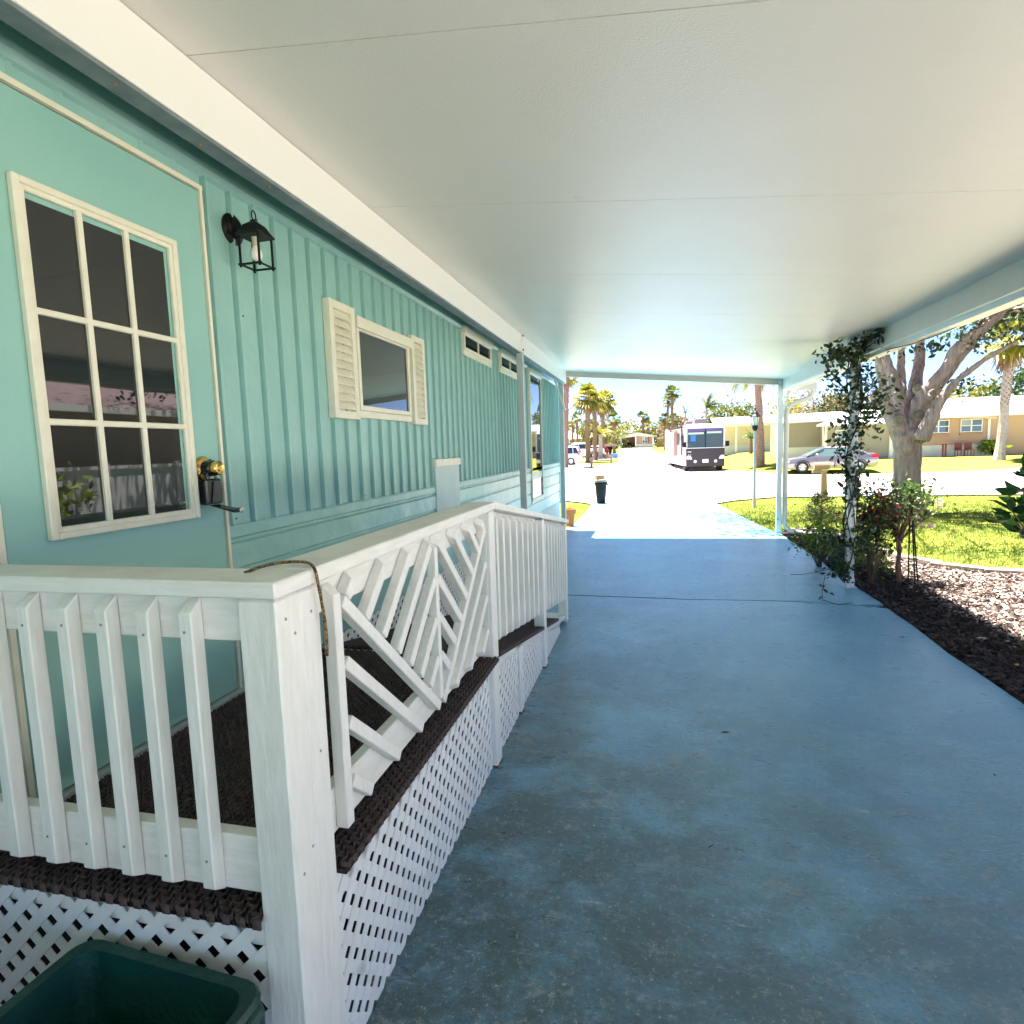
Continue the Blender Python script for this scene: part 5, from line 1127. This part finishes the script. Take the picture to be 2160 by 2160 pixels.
mb.tube([(1.95,6.9,.28),(1.75,6.75,.16),(1.66,6.5,.05),(1.62,6.3,.012),(1.72,6.15,.01),(1.85,6.2,.02)], .0035, 5)
mb.tube([(1.92,6.9,.22),(1.6,7.0,.12),(1.55,7.4,.03)], .0035, 5)
obj('stems', mb, VSTEM, vine, smooth=True)
L_ = [pathpts([(2.04,6.93,.95),(2.04,6.93,1.7)], 330, (.046,.05,.10)), pathpts([(2.04,6.92,1.65),(2.03,6.92,2.45)], 460, (.062,.06,.08)),
 pathpts([(2.0,6.9,2.42),(1.85,6.9,2.50)], 340, (.10,.09,.055)), pathpts([(2.12,6.9,2.22),(2.28,6.9,1.95),(2.15,6.9,1.75)], 340, (.085,.08,.09)),
 pathpts([(2.05,6.8,2.54),(2.06,6.2,2.56)], 200, (.05,.06,.04)), pathpts([(1.80,6.9,2.35),(1.86,6.9,2.15)], 60, (.05,.04,.06)),
 pathpts([(2.20,6.2,2.36),(2.32,5.6,2.33)], 46, (.04,.12,.03)), pathpts([(1.86,6.9,1.75),(1.95,6.9,1.2)], 60, (.05,.04,.10)),
 pathpts([(1.82,6.95,.46),(2.2,6.95,.50)], 420, (.09,.09,.09)), pathpts([(2.0,6.95,.25),(1.90,6.9,.16)], 190, (.06,.08,.05)), pathpts([(2.2,7.0,.62),(2.4,7.05,.58)], 180, (.08,.08,.09)),
 pathpts([(1.7,6.7,.14),(1.62,6.3,.03)], 8, (.02,.03,.01))]
V, F = leafmesh(np.concatenate(L_), .055, .5, up_bias=-.15); cloud('leaves', V, F, LEAFV, vine)
def twigs(c, h, r, n, m, parent, rad=.006, seed=1, name='stems'):
    R = random.Random(seed); mb = MB(); tips = []
    for i in range(n):
        a = R.uniform(0, 6.28); q_ = R.uniform(.25, 1); p0 = Vector((c[0]+R.uniform(-.02,.02), c[1]+R.uniform(-.02,.02), c[2])); p3 = Vector((c[0]+r*q_*math.cos(a), c[1]+r*q_*math.sin(a), c[2]+h*R.uniform(.55, 1)))
        p1 = p0.lerp(p3, .35)+Vector((R.uniform(-.03,.03), R.uniform(-.03,.03), .12*h)); p2 = p0.lerp(p3, .7)+Vector((R.uniform(-.04,.04), R.uniform(-.04,.04), .05*h))
        mb.tube([p0, p1, p2, p3], [rad, rad*.75, rad*.5, rad*.3], 5); tips += [tuple(p2), tuple(p3)]
    obj(name, mb, m, parent, smooth=True); return tips
s = thing('flowering_shrub', 'thin stemmed shrub with sparse green leaves leaning on the black trellis', 'shrub', (2.60,7.19,0))
obj('main_stem', MB().tube([(2.61,7.19,-.02),(2.585,7.19,.18),(2.60,7.18,.38),(2.575,7.2,.58),(2.60,7.2,.74)], [.030,.024,.022,.018,.014], 8).tube([(2.63,7.2,-.02),(2.61,7.2,.2),(2.57,7.18,.42),(2.56,7.2,.6)], [.014,.013,.011,.009], 7), mat('orange_brown_stem', (.23,.12,.075), .85, var=(.12,.07,.05), vs=14, bump=1, bs=60), s, smooth=True)
tp = twigs((2.60,7.2,.45), .62, .44, 46, STEM, s, .006, 5)
P = np.concatenate([np.array(tp)[rng.integers(0, len(tp), 520)]+rng.normal(size=(520,3))*.045, np.array([2.45,7.25,.88])+rng.normal(size=(420,3))*(.15,.1,.10), np.array([2.68,7.2,1.02])+rng.normal(size=(230,3))*(.10,.08,.05)])
V, F = leafmesh(P, .048, .45); cloud('leaves', V, F, LEAFS, s)
P = np.array([2.86,7.2,.72])+rng.normal(size=(12,3))*(.10,.06,.10); V, F = leafmesh(np.repeat(P, 5, 0), .045, .7); cloud('blossoms', V, F, mat('pale_blossom', (.7,.55,.45), .6, trans=.3), s)
s = thing('croton', 'red and dark green leafed croton between the vine and the shrub', 'shrub', (2.33,7.2,0))
tp = twigs((2.33,7.2,0), .9, .26, 22, STEM, s, .006, 6)
P = np.array([2.33,7.2,.70])+rng.normal(size=(380,3))*(.12,.10,.12); V, F = leafmesh(P, .072, .34); cloud('leaves', V, F, LEAFV, s)
P = np.array([2.30,7.12,.80])+rng.normal(size=(150,3))*(.12,.07,.10); V, F = leafmesh(P, .075, .3, up_bias=.3); cloud('red_leaves', V, F, LEAFR, s)
def bush(name, label, c, r, n, m, size, seed, rad=.004, cat='bush'):
    s = thing(name, label, cat, (c[0],c[1],0)); twigs((c[0],c[1],-.02), c[2]+r[2]*.6, r[0]*.9, 22, STEM, s, rad, seed)
    P = np.array(c)+rng.normal(size=(n,3))*np.array(r)*.5; P[:,2] = np.maximum(P[:,2], .02); V, F = leafmesh(P, size, .5, up_bias=.2); cloud('leaves', V, F, m, s)
bush('low_bush', 'low lime green bush in the mulch right of the vine post', (2.50,7.65,.24), (.26,.22,.22), 700, LEAFL, .045, 8)
bush('low_bush', 'low lime green bush behind and left of the vine post', (2.02,8.05,.40), (.30,.22,.26), 800, LEAFL, .045, 9)
# conical bush by the corner post
s = thing('conical_bush', 'small cone shaped yellow green bush on a single stem by the corner post', 'bush', (2.67,10.6,0))
mb = MB().tube([(2.67,10.6,-.03),(2.668,10.6,.3),(2.672,10.6,.72)], [.014,.011,.005], 7); R = random.Random(9); P = []
for i in range(120):
    z = .14+.56*R.random()**1.15; a = R.uniform(0, 6.28); L = .34*(1-(z-.10)/.72)+.03; p1 = (2.67+L*math.cos(a), 10.6+L*math.sin(a), z+L*.45)
    mb.tube([(2.67,10.6,z), p1], [.004,.0018], 4)
    for k_ in range(17): f = R.uniform(.35, 1.1); P.append((2.67+L*f*math.cos(a)+R.gauss(0,.014), 10.6+L*f*math.sin(a)+R.gauss(0,.014), z+L*.45*f+R.gauss(0,.016)))
obj('stems', mb, STEM, s); V, F = leafmesh(P, .030, .42, up_bias=.3); cloud('leaves', V, F, mat('olive_leaf', (.09,.12,.022), .45, island=.7, trans=.3), s)
# glossy leafed plant reaching in from the right
s = thing('glossy_shrub', 'glossy large leafed shrub reaching in at the right edge above the mulch', 'shrub', (2.80,4.75,0))
mb = MB(); V_ = []; F_ = []; R = random.Random(12); D = []; P = []
for i in range(26):
    a = R.uniform(0, 6.28); q_ = R.uniform(.1, .52); tip = Vector((2.86+q_*math.cos(a), 4.75+q_*math.sin(a)*.8, R.uniform(.75, 1.35)))
    if i < 5: tip = Vector(((2.36,2.33,2.42,2.30,2.45)[i], (4.62,4.6,4.7,4.55,4.75)[i], (1.14,1.02,.93,1.08,1.2)[i]))
    mb.tube([(2.8,4.75,-.02), Vector((2.8,4.75,.45)).lerp(tip, .45), tip], [.012,.008,.004], 5)
    for k_ in range(9): P.append(tuple(tip)); aa = 6.28*k_/9+R.random(); D.append((math.cos(aa), math.sin(aa), R.uniform(-.1, .8)))
obj('stems', mb, STEM, s); V, F = leafmesh(P, .125, .40, D=D, fold=.2); cloud('leaves', V, F, LEAFG, s)
s = thing('potted_croton', 'green plant in the mulch reflected in the lower left door pane', 'plant', (3.27,5.65,0))
twigs((3.27,5.65,0), 1.35, .2, 12, STEM, s, .008, 21)
P = np.array([3.27,5.65,1.2])+rng.normal(size=(90,3))*(.11,.13,.13); V, F = leafmesh(P, .14, .35, up_bias=.5); cloud('leaves', V, F, LEAFL, s)
# trellis
s = thing('trellis', 'thin black metal obelisk trellis standing in the dark mulch', 'trellis', (2.73,7.15,0))
mb = MB(); 
for k_ in range(3):
    a = 2.1*k_+.4; mb.tube([(2.735+.055*math.cos(a), 7.15+.055*math.sin(a), -.03), (2.69+.018*math.cos(a), 7.15+.018*math.sin(a), .7), (2.665, 7.15, 1.03)], .0075, 6)
obj('rods', mb, BLACK, s, smooth=True)
for z, r in ((.10,.056),(.28,.050),(.46,.04),(.64,.03),(.82,.02)):
    cx_ = 2.735-.065*z; obj('hoop', MB().tube([(cx_+r*math.cos(a), 7.15+r*math.sin(a), z) for a in [2*math.pi*i/14 for i in range(15)]], .0032, 5, False), BLACK, s)
# fallen leaves
for (x, y, c_, lb, a) in ((2.65,6.45,(.45,.33,.18),'pale dry leaf on the dark mulch beyond the post',.5),(2.43,5.2,(.50,.33,.20),'large tan dry leaf on the mulch near the driveway edge',.1),(2.40,4.6,(.55,.22,.10),'orange dry leaf on the mulch at the right edge',1.2),(2.25,5.95,(.40,.20,.10),'small brown leaf at the mulch edge',2)):
    V, F = leafmesh([(0,0,0)], .085, .5, D=[(math.cos(a), math.sin(a), 0)]); V[:,2] = V[:,2]*.2+.008
    o = cloud('fallen_leaf', V, F, mat('dry_leaf', c_, .8)); o.location = (x, y, .012); tagp(o, lb, 'leaf', 'fallen leaves on the mulch')
for i, (x, y, ln) in enumerate(((.35,3.3,.05),(1.35,4.6,.035),(-.1,4.1,.03),(1.9,5.2,.05),(.9,5.6,.03),(1.55,3.1,.04),(.2,2.3,.03),(1.3,2.2,.035),(1.75,7.3,.03),(-.45,5.0,.04))):
    a = i*2.3; V, F = leafmesh([(0,0,0)], ln, .35, D=[(math.cos(a), math.sin(a), 0)]); V[:,2] = V[:,2]*.3+.003
    o = cloud('leaf_litter', V, F, mat('dark_dry_leaf', (.06+.02*(i % 3),.035,.02), .9)); o.location = (x, y, .003); tagp(o, ('tiny dark dry leaf lying on the blue driveway, '+['centre','nearer the mulch','beside the deck post','by the vine post','before the crack','right of centre','lower centre','lower right','beyond the crack','near the ramp'][i]), 'leaf', 'dry leaves on the driveway')
# neighbour's house, fence and the shed: seen only as reflections and shade
h = thing('neighbour_house', 'tan house with shingle roof reflected in the door glass', 'house', (12,12,0))
obj('wall', MB().box(11.2,18,2,19,-.05,3.0), mat('tan_stucco', (.38,.30,.26), .9), h)
obj('roof', MB().prism([(10.6,1.5,2.98),(10.6,1.5,3.02),(14.5,1.5,4.3),(18.6,1.5,3.0)], (0,18,0)), mat('mauve_shingle', (.30,.22,.23), .9, var=(.18,.13,.14), vs=4, stretch=(2,1,12)), h)
obj('fascia', MB().box(10.5,10.6,1.5,19.5,2.86,3.03), WINF, h)
f = thing('white_fence', 'white vinyl fence reflected in the lower door panes', 'fence', (9.6,11,0))
obj('fence_panels', MB().box(9.6,9.66,3,16.5,.05,1.40), mat('vinyl', (.7,.7,.72), .5), f); obj('fence_rail', MB().box(9.56,9.70,3,16.5,1.40,1.48), WINF, f)
for y in frange(3, 16.5, 2.25): obj('post', MB().box(9.54,9.60,y-.06,y+.06,0,1.55), WINF, f)
